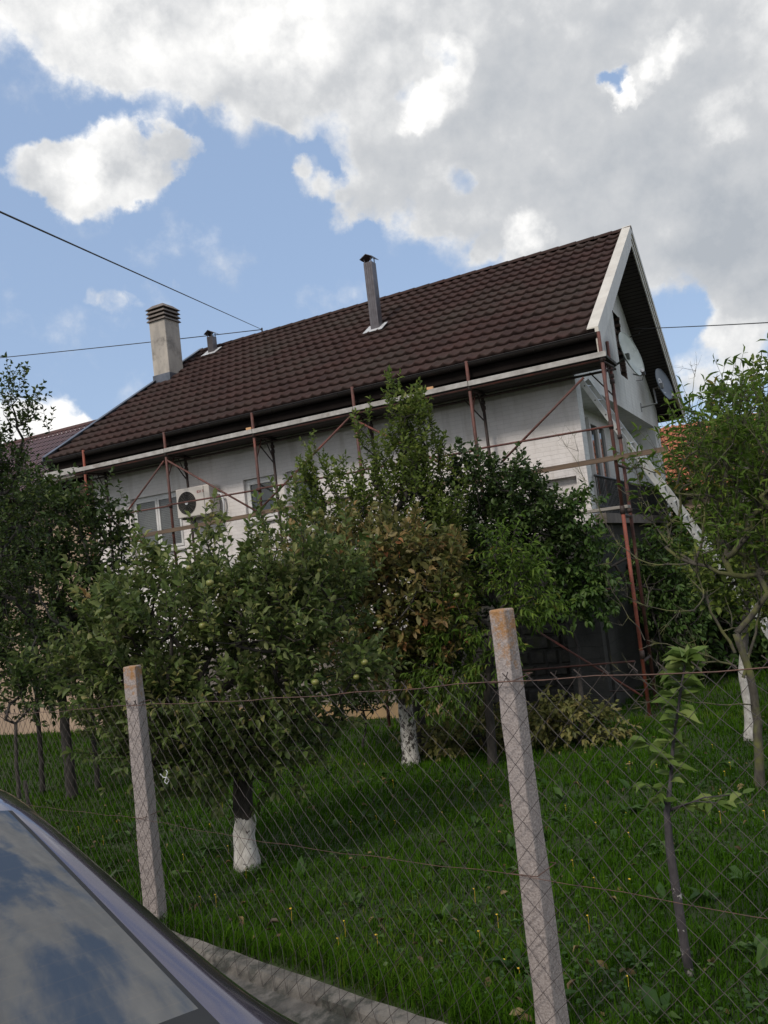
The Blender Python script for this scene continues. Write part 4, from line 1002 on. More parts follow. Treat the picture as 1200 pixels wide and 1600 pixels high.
def blob(px, py, y, rx, ry, ry3=None, w=1.0):
    """ellipsoid from its place in the view at depth y: real centre and radii in metres"""
    c = at(px, py, y); s = y/FPX
    return (c, np.array([rx*s, (ry3 if ry3 else rx*s), ry*s]), w)
def grow(base, trunk, blobs, ntips, seed, shoot=(.12, .3), spacing=.022, leaf=(.075, .036), up=.5, outw=.6, droop=.25, thin=1.0, minz=None,
         tip_r=.0025, trunk_r=.06, shell=.55, bare=0.0, lean_out=0.0, stem_leaf=.35):
    """returns branch MB and leaf arrays; coordinates local to base"""
    rg = np.random.default_rng(seed)
    base = np.array(base, float)
    tr = [np.array(p, float) for p in trunk]       # world polyline, base -> fork
    nodes = [tr[0]]; par = [-1]; 
    for p in tr[1:]:
        a = nodes[-1]; L_ = np.linalg.norm(p-a); k_ = max(1, int(L_/.08))
        for j in range(1, k_+1):
            nodes.append(a+(p-a)*j/k_ + rg.normal(0, .004, 3)); par.append(len(nodes)-2)
    ntr = len(nodes); fork = nodes[-1]
    vol = np.array([b[1].prod()*b[2] for b in blobs]); vol = vol/vol.sum()
    tips = []
    for i in range(ntips):
        b = blobs[rg.choice(len(blobs), p=vol)]
        d = unit(rg.normal(0, 1, 3)); r = (shell + (1-shell)*rg.random())**.6 if rg.random() < .72 else rg.random()
        p = b[0]+d*b[1]*r
        if minz is not None and p[2] < minz: continue
        tips.append(p)
    tips = np.array(tips); order = np.argsort(np.linalg.norm(tips-fork, axis=1)); tips = tips[order]
    tipnode = []
    arr = np.array(nodes)
    for p in tips:
        lo = max(0, ntr-4) if len(nodes) < 4000 else 0
        cand = arr[lo:]
        dd = np.linalg.norm(cand-p, axis=1)
        gd = np.linalg.norm(cand-fork, axis=1); pg = np.linalg.norm(p-fork)
        cost = dd + np.where(gd > pg, 3.0, 0) + .18*gd
        j = lo+int(np.argmin(cost)); a = nodes[j]; L_ = np.linalg.norm(p-a); k_ = max(1, int(L_/.09))
        bow = unit(rg.normal(0, 1, 3))*L_*.07 + np.array([0, 0, -.06*L_])
        new = []
        last = j
        for q in range(1, k_+1):
            f = q/k_; new.append(a+(p-a)*f + bow*math.sin(math.pi*f) + rg.normal(0, .006, 3)); par.append(last); last = len(nodes)+len(new)-1
        nodes += new; arr = np.vstack([arr, np.array(new)])
        tipnode.append(last)
    cnt = np.zeros(len(nodes))
    for t in tipnode: cnt[t] += 1
    for i in range(len(nodes)-1, 0, -1): cnt[par[i]] += cnt[i]
    rad = np.minimum(tip_r*np.maximum(cnt, 1)**.52, trunk_r*.8)
    zz = np.linspace(1.25, .85, ntr); rad[:ntr] = trunk_r*zz
    rad[0:2] *= 1.15
    br = MB(); done = set()
    children = {}
    for i in range(1, len(nodes)): children.setdefault(par[i], []).append(i)
    # chains
    def chain(i):
        pts, rr = [nodes[par[i]]-base], [min(rad[par[i]], rad[i]*1.25)]
        while True:
            pts.append(nodes[i]-base); rr.append(rad[i]); ch = children.get(i, [])
            if not ch: break
            ch = sorted(ch, key=lambda c: -cnt[c]); stack.extend(ch[1:]); i = ch[0]
        return pts, rr
    trb = MB(); stack = []
    trb.tube([nodes[i]-base for i in range(ntr)], list(rad[:ntr]), 12)
    for i in range(ntr):
        for c in children.get(i, []):
            if c >= ntr: stack.append(c)
    while stack:
        i = stack.pop(); pts, rr = chain(i); br.tube(pts, rr, 6 if rr[0] > .012 else 4, False)
    # shoots with leaves
    LP, LD, LN, LL, LW, LR = [], [], [], [], [], []
    def put(p, d):
        LP.append(p-base); LD.append(d); LN.append(unit(np.array([0, 0, 1.0]) + rg.normal(0, .55, 3)))
        s = rg.uniform(.65, 1.15); LL.append(leaf[0]*s); LW.append(leaf[1]*s*rg.uniform(.85, 1.15)*1.35)
    for t in tipnode:
        p0 = nodes[t]; o = unit(p0-fork)
        treernd = rg.random()
        ns = rg.integers(1, 4)
        for _ in range(ns):
            d = unit(o*outw + np.array([0, 0, up]) + rg.normal(0, .45, 3)); L_ = rg.uniform(*shoot); st = spacing
            pts = [p0-base]; p = p0.copy(); ang = rg.random()*6.28; n_ = int(L_/st)
            isb = rg.random() < bare
            r0 = len(LP)
            for q in range(n_):
                d = unit(d + np.array([0, 0, .03*up - .05*droop]) + rg.normal(0, .04, 3)); p = p+d*st; pts.append(p-base)
                if rg.random() < thin and not isb:
                    ang += 2.4; a = unit(np.cross(d, [.3, .2, 1.0])); b = np.cross(d, a)
                    ld_ = unit(d*.75 + (a*math.cos(ang)+b*math.sin(ang))*.9 + np.array([0, 0, -droop])); put(p, ld_)
            if not isb: put(p, d)
            LR += [np.clip(treernd*.45 + rg.random()*.55, 0, 1)]*0 + list(np.clip(treernd*.4+rg.random(len(LP)-r0)*.6, 0, 1))
            if len(pts) > 2: br.tube(pts[::2] + ([pts[-1]] if len(pts) % 2 == 0 else []), tip_r*.7, 3, False)
    # leaves on thin inner wood
    for i in range(ntr, len(nodes)):
        if cnt[i] <= 4 and rg.random() < stem_leaf*thin:
            for _ in range(2):
                put(nodes[i], unit(rg.normal(0, 1, 3)+np.array([0, 0, .2-droop]))); LR.append(rg.random())
    A = [np.array(x) for x in (LP, LD, LN, LL, LW, LR)]
    return trb, br, A
def tree(name, label, cat, base, trunk, blobs, ntips, seed, leafm, barkm, group=None, curl=1.0, leafname='foliage', **kw):
    t = thing(name, label, cat, tuple(base), 0, group)
    trb, br, A = grow(base, trunk, blobs, ntips, seed, **kw)
    trb.build('trunk', barkm, t, True); br.build('branches', barkm if 'branchm' not in kw else kw['branchm'], t, True)
    V_, F_, R_ = leaves(*A, curl=curl); link(leafname, npmesh('leaves', V_, F_, R_), leafm, t, True)
    print(name, 'leaves', len(A[0]))
    return t, A
def gpt(px, py, y):
    p = at(px, py, y); return np.array([p[0], p[1], gz(p[0], p[1])-.03])

LM_apple = leafmat('apple_leaf', [(0,(.032,.050,.010)), (.35,(.066,.106,.022)), (.65,(.128,.172,.045)), (.88,(.24,.25,.085)), (.96,(.28,.24,.085)), (1,(.30,.13,.05))], .40, .5, .3, .5, (.27,.29,.13))
LM_brown = leafmat('scorched_apple_leaf', [(0,(.042,.055,.014)), (.35,(.10,.115,.028)), (.6,(.19,.17,.055)), (.85,(.29,.18,.07)), (1,(.38,.14,.06))], .40, .5, .3, .4, (.28,.27,.12))
LM_pear = leafmat('pear_leaf', [(0,(.042,.075,.012)), (.45,(.10,.15,.024)), (.8,(.19,.24,.045)), (1,(.27,.28,.075))], .45, .5, .3, .2)
LM_plum = leafmat('dark_plum_leaf', [(0,(.020,.040,.010)), (.6,(.042,.078,.018)), (1,(.10,.145,.036))], .3, .45, .35)
LM_peach = leafmat('peach_leaf', [(0,(.045,.09,.010)), (.5,(.10,.175,.022)), (.85,(.18,.26,.040)), (1,(.30,.18,.045))], .5, .5, .25)
LM_vine = leafmat('creeper_leaf', [(0,(.026,.060,.012)), (.6,(.058,.115,.022)), (1,(.12,.18,.04))], .35)
LM_left = leafmat('left_tree_leaf', [(0,(.022,.042,.010)), (.6,(.048,.082,.018)), (1,(.12,.15,.034))], .35)
LM_sap = leafmat('sapling_leaf', [(0,(.08,.13,.025)), (.6,(.15,.22,.05)), (1,(.24,.29,.09))], .45, .5, .25)
LM_dry = leafmat('wilted_leaf', [(0,(.07,.08,.022)), (.5,(.16,.165,.045)), (.85,(.27,.23,.08)), (1,(.33,.23,.10))], .3)
B_apple = bark_mat('apple_bark_limewashed', (.025,.02,.017), (.07,.06,.05), wash=.40, blotch=.61)
B_tree2 = bark_mat('patchy_limewashed_bark', (.035,.03,.026), (.09,.08,.07), wash=.78, blotch=.53)
B_dark = bark_mat('dark_bark', (.018,.015,.013), (.05,.043,.038))
B_peach = bark_mat('lichened_peach_bark', (.035,.030,.024), (.095,.085,.066), lichen=(.12,.125,.035))
B_peachw = bark_mat('thin_white_trunk_bark', (.05,.045,.04), (.12,.11,.10), wash=.95, blotch=.62)
B_sap = bark_mat('sapling_bark', (.035,.03,.032), (.085,.075,.08), wash=.40, blotch=.42)
B_left = bark_mat('thin_limewashed_bark', (.03,.026,.022), (.08,.07,.06), wash=.42, blotch=.5)
B_leftd = bark_mat('left_dark_bark', (.018,.016,.014), (.05,.045,.04))

# 1 front apple
y1 = 6.15
b1 = gpt(385, 1352, y1)
tA, AA = tree('apple_tree', 'nearest apple tree with green fruit and a limewashed trunk', 'apple tree', b1,
     [b1, at(380, 1262, y1), at(378, 1190, y1+.03), at(372, 1130, y1+.05)],
     [blob(330,1010,y1,190,110,.85,1.1), blob(235,960,y1,100,50,.5), blob(390,930,y1,120,60,.55), blob(490,1010,y1,90,130,.7), blob(290,1120,y1,150,70,.7), blob(180,1000,y1,70,40,.35), blob(330,1190,y1-.1,80,45,.4),
      blob(440,1130,y1,60,70,.5), blob(350,860,y1,40,38,.22,1.2), blob(440,850,y1,40,50,.25,1.2), blob(250,890,y1,30,40,.2,1.1), blob(120,935,y1-.1,26,30,.18,1.6), blob(205,1060,y1-.1,70,70,.4), blob(345,1215,y1-.05,60,30,.3), blob(115,1045,y1-.1,36,16,.18,1.6), blob(510,900,y1,60,50,.35),
      blob(250,1140,y1,90,65,.6), blob(385,1165,y1,85,60,.55), blob(160,1110,y1,40,45,.35), blob(470,1130,y1+.1,40,60,.4), blob(455,950,y1,90,70,.6), blob(330,1175,y1-.05,110,55,.6), blob(430,1190,y1,50,40,.35), blob(290,1240,y1,40,22,.2,1.2), blob(410,1215,y1,40,35,.25)],
     640, 3, LM_apple, B_apple, shoot=(.12,.40), spacing=.018, leaf=(.071,.032), up=.55, outw=.55, droop=.12, trunk_r=.070, tip_r=.003)
# fruit
def apple_mesh():
    b = MB(); n, m = 12, 8
    for i in range(m+1):
        t = math.pi*i/m; r = math.sin(t)*(1+.08*math.cos(t)); z = math.cos(t)*.88 - .12*math.exp(-(math.sin(t)*4)**2)*math.copysign(1, math.cos(t))
        for j in range(n): a = 2*math.pi*j/n; b.v.append((.027*r*math.cos(a), .027*r*math.sin(a), .027*z))
    for i in range(m):
        for j in range(n): b.f.append((i*n+j, (i+1)*n+j, (i+1)*n+(j+1) % n, i*n+(j+1) % n))
    b.tube([(0,0,.02), (.003,0,.045)], .0015, 4)
    return b
M['apple'] = mat('unripe_green_apple_skin', (.14,.18,.04), (.22,.20,.06), 30, .4, c3=(.34,.2,.09), s3=15, t3=(.6,.75))
a0 = apple_mesh().build('apple', 'apple', tA, True)
cands = AA[0][(AA[0][:, 1] < -.10)]
idx = np.random.default_rng(5).choice(len(cands), 40, replace=False)
for k_, i in enumerate(idx):
    o = a0 if k_ == 0 else a0.copy()
    if k_: scene.collection.objects.link(o); o.parent = tA
    o.location = tuple(cands[i] + np.array([0, -.03, -.03])); o.scale = [random.uniform(.7, 1.0)]*3

# 2 scorched apple behind it
y2 = 10.2
b2 = gpt(641, 1178, y2)
t2, A2 = tree('apple_tree', 'apple tree with scorched brownish leaves and a patchy whitewashed trunk behind the front tree', 'apple tree', b2,
     [b2, at(634, 1110, y2), at(628, 1060, y2), at(622, 1010, y2)],
     [blob(600,910,y2-.4,125,85,.9), blob(430,960,y2-.3,50,70,.6), blob(540,960,y2-.4,90,90,.8), blob(660,960,y2-.4,75,90,.8), blob(590,1010,y2-.4,110,60,.8), blob(650,1030,y2-.3,60,45,.6), blob(520,870,y2-.3,70,50,.6), blob(650,870,y2-.3,55,40,.5), blob(700,900,y2-.4,30,60,.4), blob(470,900,y2-.3,40,60,.5)],
     520, 4, LM_brown, B_tree2, shoot=(.18,.40), spacing=.032, leaf=(.11,.048), up=.4, outw=.5, droop=.15, trunk_r=.085, tip_r=.004)
a1 = a0.copy(); scene.collection.objects.link(a1); a1.parent = t2
c2_ = A2[0][(A2[0][:, 1] < -.5)]
for k_, i in enumerate(np.random.default_rng(6).choice(len(c2_), 16, replace=False)):
    o = a1 if k_ == 0 else a0.copy()
    if k_: scene.collection.objects.link(o); o.parent = t2
    o.location = tuple(c2_[i] + np.array([0, -.06, -.03])); o.scale = [1.35]*3

# 3 pear, tall leaders
y3 = 11.0
b3 = gpt(655, 1130, y3)
tree('pear_tree', 'tall pear tree with two pointed tops reaching the scaffold deck', 'pear tree', b3,
     [b3, at(650, 1060, y3), at(645, 960, y3)],
     [blob(635,660,y3,34,60,.3,2.2), blob(630,760,y3,55,80,.5,1.3), blob(490,760,y3,28,60,.28,2.2), blob(500,830,y3,45,50,.4,1.2), blob(680,800,y3,60,80,.6), blob(570,700,y3,22,50,.22,1.8), blob(600,850,y3,120,70,.8), blob(655,720,y3,42,70,.35,1.6), blob(700,900,y3,60,90,.6), blob(560,790,y3,60,60,.5), blob(445,850,y3,30,50,.35)],
     560, 5, LM_pear, B_dark, shoot=(.14,.40), spacing=.028, leaf=(.075,.036), up=1.3, outw=.35, droop=.15, trunk_r=.07, tip_r=.0035)
# 4 dark plum
y4 = 11.35
b4 = gpt(800, 1120, y4)
tree('plum_tree', 'dense dark-leaved plum tree left of the stone basement corner', 'plum tree', b4,
     [b4, at(792, 1050, y4), at(780, 950, y4)],
     [blob(770,790,y4,90,70,.55), blob(720,730,y4,42,35,.35,1.2), blob(820,800,y4,60,60,.5), blob(740,860,y4,85,70,.6), blob(790,760,y4,40,40,.35), blob(845,850,y4,40,40,.4), blob(700,960,y4,55,70,.5), blob(770,930,y4,50,55,.5)],
     520, 6, LM_plum, B_dark, shoot=(.12,.30), spacing=.026, leaf=(.082,.046), up=.4, outw=.6, droop=.3, trunk_r=.07, tip_r=.0035)
# hanging light branch of a young peach in front of the plum
y4b = 9.4
b4b = gpt(765, 1150, y4b)
tree('peach_tree', 'young peach tree with pale drooping sprays behind the nearer concrete post', 'peach tree', b4b,
     [b4b, at(762, 1080, y4b), at(770, 980, y4b)],
     [blob(790,880,y4b,40,45,.3), blob(800,930,y4b,42,50,.3), blob(820,960,y4b,45,30,.3), blob(740,1010,y4b,60,60,.5), blob(720,960,y4b,40,40,.4), blob(700,1060,y4b,60,45,.5)],
     170, 7, LM_peach, B_dark, shoot=(.18,.38), spacing=.024, leaf=(.095,.024), up=.1, outw=.5, droop=.75, trunk_r=.045, tip_r=.003)
# 5 creeper on the balcony corner
y5 = 11.9
b5 = gpt(905, 1085, y5-.3)
tree('creeper', 'green creeper hanging over the dark basement wall by the red scaffold post', 'creeper', b5,
     [b5, w_(1.0, .3, .2), w_(1.2, .35, 1.0)],
     [blob(880,850,y5-.4,62,70,.35), blob(920,870,y5-.4,38,55,.35), blob(880,920,y5-.4,60,45,.35), blob(860,800,y5-.4,40,30,.3), blob(925,930,y5-.3,40,32,.35), blob(900,785,y5-.4,36,20,.25), blob(1020,900,y5+1.6,40,80,.4), blob(1060,940,y5+1.6,45,60,.4), blob(1050,1010,y5+1.6,40,45,.4)],
     520, 8, LM_vine, B_dark, shoot=(.12,.30), spacing=.030, leaf=(.095,.046), up=-.1, outw=.5, droop=.55, trunk_r=.03, tip_r=.003)
# 6 right peach with bare lichened wood
y6 = 6.55
b6 = gpt(1187, 1235, y6)
tree('peach_tree', 'peach tree with lichened bare lower limbs at the right edge', 'peach tree', b6,
     [b6, at(1184, 1130, y6), at(1172, 1050, y6), at(1150, 990, y6)],
     [blob(1130,720,y6,95,80,.6), blob(1190,790,y6,80,110,.6), blob(1060,740,y6+.1,60,55,.5,.7), blob(1160,640,y6,40,40,.35), blob(1085,655,y6,22,45,.2,.7), blob(1015,760,y6+.1,24,50,.25,.9), blob(1100,840,y6,65,60,.5,.55), blob(1250,700,y6,90,110,.6), blob(1250,880,y6,80,80,.6)],
     420, 9, LM_peach, B_peach, shoot=(.14,.42), spacing=.024, leaf=(.090,.020), up=.9, outw=.45, droop=.6, trunk_r=.031, tip_r=.0026, bare=.34, thin=.55)
# bare twiggy limbs of that tree reaching left, no leaves
t6 = [o for o in D.objects if o.name.startswith('peach_tree') and o.parent is None and 'label' in o and 'right edge' in o['label']][0]
rg = np.random.default_rng(31); bb = MB()
def twig(a, b, r, depth):
    a, b = np.array(a), np.array(b); L_ = np.linalg.norm(b-a); n = max(3, int(L_/.07)); bow = rg.normal(0, .1, 3)*L_; bow[2] -= .05*L_
    pts = [a+(b-a)*f+bow*math.sin(math.pi*f)+rg.normal(0, .006, 3) for f in np.linspace(0, 1, n)]
    bb.tube([p-b6 for p in pts], [r*(1-.75*f) for f in np.linspace(0, 1, n)], 5, False)
    if depth:
        for _ in range(rg.integers(4, 8)):
            i = rg.integers(n//4, n-1); d = unit(unit(b-a)*.7 + rg.normal(0, .55, 3) + np.array([0,0,.25])); l = L_*rg.uniform(.2, .45)
            twig(pts[i], pts[i]+d*l, r*.5, depth-1)
for (x0, y0, x1, y1, r, dy) in ((1150,1020,1085,880,.020,0),(1085,880,1000,760,.016,.2),(1085,880,960,840,.011,.3),(1145,1040,1010,1000,.013,.0),(1100,920,985,940,.011,-.1),(1160,1060,1190,900,.018,-.1),(1190,900,1130,700,.016,0),
                           (1190,900,1230,680,.016,.1),(1085,880,1075,650,.015,.2),(1075,650,1085,570,.005,.2),(1000,760,975,690,.006,.2),(1150,1040,1050,1075,.012,-.15),(1010,1000,950,900,.006,.1),(1100,1060,1000,1110,.006,-.2),(1175,1100,1000,1040,.008,-.3),(960,840,905,700,.005,.4),(960,840,930,780,.004,.3)):
    twig(at(x0, y0, y6), at(x1, y1, y6+dy), r*.78, 2)
bb.build('bare_limbs', B_peach, t6, True)
# thin whitewashed tree behind it
y7 = 8.9
b7 = gpt(1173, 1168, y7)
tree('young_tree', 'slim whitewashed tree standing behind the right peach tree', 'tree', b7,
     [b7, at(1170, 1100, y7), at(1160, 1050, y7), at(1165, 960, y7)],
     [blob(1170,870,y7,60,60,.45), blob(1120,900,y7,50,50,.4), blob(1170,940,y7,60,40,.4), blob(1180,620,y7+.4,45,30,.3), blob(1150,700,y7,70,80,.5)],
     150, 10, LM_pear, B_peachw, shoot=(.16,.36), spacing=.03, leaf=(.085,.045), up=.5, outw=.5, droop=.3, trunk_r=.045, tip_r=.0035)
# 7 left dark trees
y8 = 11.0
b8 = gpt(105, 1150, y8)
tree('plum_tree', 'broad dark plum tree in front of the beige wall at the left edge', 'plum tree', b8,
     [b8, at(98, 1100, y8), at(90, 1040, y8)],
     [blob(90,880,y8,110,130,.9), blob(150,830,y8,55,70,.5), blob(30,820,y8,80,90,.8), blob(60,1000,y8,110,70,.8), blob(150,960,y8,60,80,.5), blob(170,800,y8,35,40,.3), blob(-60,900,y8,90,150,.8), blob(40,1070,y8,100,40,.5,.9), blob(130,1050,y8,60,50,.4,.8)],
     900, 12, LM_left, B_leftd, shoot=(.14,.32), spacing=.028, leaf=(.085,.044), up=.3, outw=.5, droop=.35, trunk_r=.06, tip_r=.0035)
y9 = 9.0
b9 = gpt(-15, 1190, y9)
tree('plum_tree', 'tall airy plum tree whose thin top shoots stand against the sky at the left edge', 'plum tree', b9,
     [b9, at(-18, 1050, y9), at(-15, 900, y9), at(-10, 800, y9)],
     [blob(0,680,y9,32,80,.3,1.3), blob(45,640,y9,26,30,.2,1.1), blob(15,610,y9,28,28,.2,1.1), blob(60,680,y9,20,30,.15,1.1), blob(10,770,y9,55,60,.4), blob(-50,720,y9,50,90,.4), blob(20,880,y9,60,70,.45), blob(15,1010,y9,45,70,.4), blob(100,1020,y9,25,60,.25)],
     330, 13, LM_left, B_leftd, shoot=(.14,.34), spacing=.030, leaf=(.060,.030), up=.8, outw=.4, droop=.2, trunk_r=.04, tip_r=.003)
for (px, py, y, top_, seed, lab) in ((60,1148,12.2,1060,41,'thin dark-stemmed tree by the beige wall, left of its neighbour'), (145,1140,11.6,1060,43,'thin tree between the plum tree and the apple tree by the beige wall')):
    bx_ = gpt(px, py, y); r_ = at(px-5, top_, y)
    tree('young_tree', lab, 'tree', bx_, [bx_, r_, at(px-8, top_-50, y)], [blob(px-5, top_-60, y, 50, 60, .4), blob(px+10, top_-10, y, 40, 40, .35)], 60, seed, LM_left, B_leftd,
         shoot=(.14,.3), spacing=.03, leaf=(.08,.04), up=.3, droop=.3, trunk_r=.03, tip_r=.003)
# slim white-stemmed sapling and stake at the left
bs = gpt(30, 1252, 8.6)
tree('young_tree', 'very thin young tree with a whitewashed foot above the car roof', 'tree', bs, [bs, at(27, 1205, 8.6), at(24, 1130, 8.6)], [blob(25, 1090, 8.6, 32, 45, .25), blob(60, 1060, 8.6, 30, 30, .2)], 36, 44, LM_left, B_left,
     shoot=(.14,.3), spacing=.03, leaf=(.07,.035), up=.5, droop=.3, trunk_r=.019, tip_r=.003)
q = gpt(43, 1252, 8.4); o = MB().tube([(0,0,-.1), (.01,0,.3), (-.015,.01,.62)], [.022,.02,.018], 8).build('stake', B_dark, None, True); o.location = tuple(q)
tag(o, 'short dark wooden stake beside the thin whitewashed young tree', 'stake')

# 8 cut brush lying on the grass
for (px, py, y, bl, n, seed, lm, lab) in ((905,1150,10.0, [(905,1140,62,32),(870,1125,40,25),(950,1160,30,22)], 130, 21, LM_dry, 'heap of wilting yellow-green cut branches on the grass behind the nearer concrete post'),
                                 (700,1170,10.6, [(690,1165,55,28),(750,1150,50,40),(800,1160,50,35)], 150, 22, LM_dry, 'low dusky shrub between the spotted trunk and the nearer concrete post'),
                                 (560,1105,12.3, [(575,1090,45,25),(545,1080,25,20)], 50, 23, LM_left, 'small leafy bush against the ochre plinth')):
    bx_ = gpt(px, py, y)
    tree('shrub', lab, 'shrub', bx_, [bx_, bx_+np.array([0,0,.12])], [blob(a, b, y, c, d, .35) for a, b, c, d in bl], n, seed, lm, B_dark, shoot=(.12,.26), spacing=.03, leaf=(.085,.04), up=.0, outw=.7, droop=.7, trunk_r=.02, tip_r=.003)

# 9 sapling in front, individual big leaves
y10 = 3.38
b10 = gpt(1083, 1552, y10)
sp = thing('young_tree', 'small sapling with big pale green leaves in the near grass at the right', 'tree', tuple(b10))
line = [(1083,1560),(1070,1480),(1058,1400),(1047,1330),(1042,1270),(1048,1220),(1052,1160),(1062,1090),(1070,1040),(1074,1025)]
W = [at(x, y, y10) for x, y in line]; W[0] = b10
MB().tube([p-b10 for p in W], [.019,.018,.0175,.017,.0125,.0075,.0065,.0055,.004,.003], 10).build('trunk', B_sap, sp, True)
rg = np.random.default_rng(77); LP, LD, LN, LL, LW, LR = [], [], [], [], [], []
def pl(p, d, s):
    LP.append(p-b10); LD.append(d); LN.append(unit(np.array([0,-.35,1.0])+rg.normal(0,.3,3))); LL.append(s); LW.append(s*.40*1.3); LR.append(rg.random())
stem = MB()
for i in range(5, len(W)-1):
    for f in np.linspace(0, 1, 7)[:-1]:
        p = W[i]+(W[i+1]-W[i])*f
        for _ in range(2 if i < 6 else 4):
            a = rg.random()*6.28; pl(p, unit(np.array([math.cos(a), math.sin(a)*.8, rg.uniform(-.1, .5)])), rg.uniform(.07, .115))
for k_ in range(9):
    a = k_*.7; pl(W[-1], unit(np.array([math.cos(a), math.sin(a), .5])), rg.uniform(.07, .11))
for (x0, y0, x1, y1) in ((1044,1265,1130,1255),(1044,1262,1010,1225),(1043,1268,1160,1240),(1050,1205,1010,1160)):
    a, b = at(x0, y0, y10), at(x1, y1, y10-.05); stem.tube([a-b10, (a+b)/2-b10+np.array([0,0,.02]), b-b10], [.004,.003,.002], 5)
    for f in np.linspace(.3, 1, 7):
        for _ in range(2): an = rg.random()*6.28; pl(a+(b-a)*f, unit(np.array([math.cos(an), math.sin(an), rg.uniform(-.3, .3)])), rg.uniform(.05, .085))
stem.build('branches', B_sap, sp, True)
V_, F_, R_ = leaves(*[np.array(x) for x in (LP, LD, LN, LL, LW, LR)], curl=1.0); link('foliage', npmesh('leaves', V_, F_, R_), LM_sap, sp, True)
# support stake lies along the trunk
# background trees beyond the gable and the far hedge
bgts = [(1150, 1000, 17, [(1150,780,130,110),(1240,760,120,140),(1060,830,60,70),(1180,900,140,90)], 330, 51, LM_pear, 'full green tree beyond the ladder, right of the gable'),
        (1230, 1000, 20, [(1290,720,120,140),(1230,860,120,90)], 200, 52, LM_vine, 'farther green tree at the right edge beyond the gable'),
        (1060, 1020, 15, [(1070,930,90,70),(1140,980,90,60),(1200,1010,90,50)], 260, 53, LM_vine, 'low bushy tree in the shade beside the ladder')]
for (px, py, y, bl, n, seed, lm, lab) in bgts:
    bx_ = gpt(px, py, y); s = y/FPX
    tree('tree', lab, 'tree', bx_, [bx_, bx_+np.array([0,0,1.0]), bx_+np.array([.1,0,1.6])], [blob(a, b, y, c, d, c*s*.7) for a, b, c, d in bl], n, seed, lm, B_dark, shoot=(.3,.7), spacing=.06, leaf=(.17,.09), up=.4, outw=.5, droop=.3, trunk_r=.1, tip_r=.008)

# ------------------------------------------------------------------ orange roofed house beyond
hb = at(1085, 760, 27); rh = thing('house', 'distant house with an orange clay tile roof glimpsed right of the gable', 'house', (hb[0], hb[1], gz(hb[0], hb[1])), R(-20))
zt = at(1085, 660, 27)[2]-gz(hb[0], hb[1]); ze = zt-2.3
MB().box((-2.2, -3, -.3), (7, 3.4, ze)).build('wall', 'beige', rh)
mb = MB()
for sgn in (1, -1):
    for r in range(12):
        f0, f1 = r/12, (r+1)/12
        def q(x, f, l): return (x, .2-sgn*(3.7*(1-f)), ze-.1+(zt-ze+.1)*f+l)
        xs_ = np.arange(-2.5, 7.3, .12)
        for i, x in enumerate(xs_[:-1]):
            l = .04 if i % 2 else 0
            mb.poly([q(x, f0, l+.04), q(xs_[i+1], f0, .04+l), q(xs_[i+1], f1, l), q(x, f1, l)])
mb.build('roof', 'orange_tile', rh)
MB().prism([(-2.4, -3.4, ze-.14), (-2.4, .2, zt-.06), (-2.4, 3.8, ze-.14)], (9.4, 0, 0)).build('roof_deck', 'soffit', rh)
MB().box((.2, -3.06, ze-1.6), (1.4, -2.99, ze-.5)).build('window', 'frame', rh)
MB().box((.28, -3.08, ze-1.52), (1.32, -3.061, ze-.58)).build('pane', 'glass', D.objects['window.003'] if 'window.003' in D.objects else rh)

# ------------------------------------------------------------------ grass
def grass():
    rg = np.random.default_rng(9); n = 250000
    y = 2.2 + (rg.random(n)**1.9)*17
    x = rg.uniform(-.62, .62, n)*(y+.9) + rg.normal(0, .2, n)
    nd = (x-FP[0])*FN[0]+(y-FP[1])*FN[1]
    hvv = (x-HO[0])*hv[0]+(y-HO[1])*hv[1]; huu = (x-HO[0])*hu[0]+(y-HO[1])*hu[1]
    ok = (nd > .015) & ~((hvv > .75) & (huu > .6)) 
    x, y = x[ok], y[ok]; n = len(x)
    clump = np.sin(x*5.1+np.sin(y*3.3)*2)*np.sin(y*4.7+np.sin(x*2.9)*2)
    tall = np.exp(-((nd[ok]-.06)/.10)**2)*.05
    hgt = (.03+.045*rg.random(n)+.022*clump+tall)*(1+.05*y)
    hgt = np.clip(hgt, .02, .2)
    wd = (.0030+.0022*rg.random(n))*(.75+.16*y)
    a = rg.random(n)*6.283; lean = rg.uniform(.1, 1.0, n)*hgt
    dx, dy = np.cos(a), np.sin(a); sx, sy = -dy, dx
    z = ground(x, y) + .018*np.sin(x*3.1+y*1.7)*np.cos(y*2.3-x*.7) - .006
    B0 = np.stack([x-sx*wd/2, y-sy*wd/2, z], 1); B1 = np.stack([x+sx*wd/2, y+sy*wd/2, z], 1)
    m = .55; M0 = np.stack([x+dx*lean*.3-sx*wd*.4, y+dy*lean*.3-sy*wd*.4, z+hgt*m], 1); M1 = np.stack([x+dx*lean*.3+sx*wd*.4, y+dy*lean*.3+sy*wd*.4, z+hgt*m], 1)
    T = np.stack([x+dx*lean, y+dy*lean, z+hgt*(1-.25*lean/hgt)], 1)
    V = np.stack([B0, B1, M1, M0, T], 1).reshape(-1, 3); b = np.arange(n)*5
    F = np.stack([np.stack([b, b+1, b+2, b+3], 1), np.stack([b+3, b+2, b+4, b+4], 1)], 1).reshape(-1, 4)
    patch = .5+.5*np.sin(x*1.3+np.sin(y*1.1)*1.5)*np.sin(y*.9+1)
    rnd = np.clip(.55*rg.random(n)+.35*patch+.1*rg.random(n), 0, 1)
    return npmesh('grass', V, F, np.repeat(rnd, 2))
LM_grass = leafmat('grass_blade', [(0,(.018,.050,.003)), (.5,(.034,.090,.0045)), (.82,(.062,.130,.009)), (.93,(.11,.145,.022)), (1,(.18,.145,.05))], .3, .95, .05, .0)
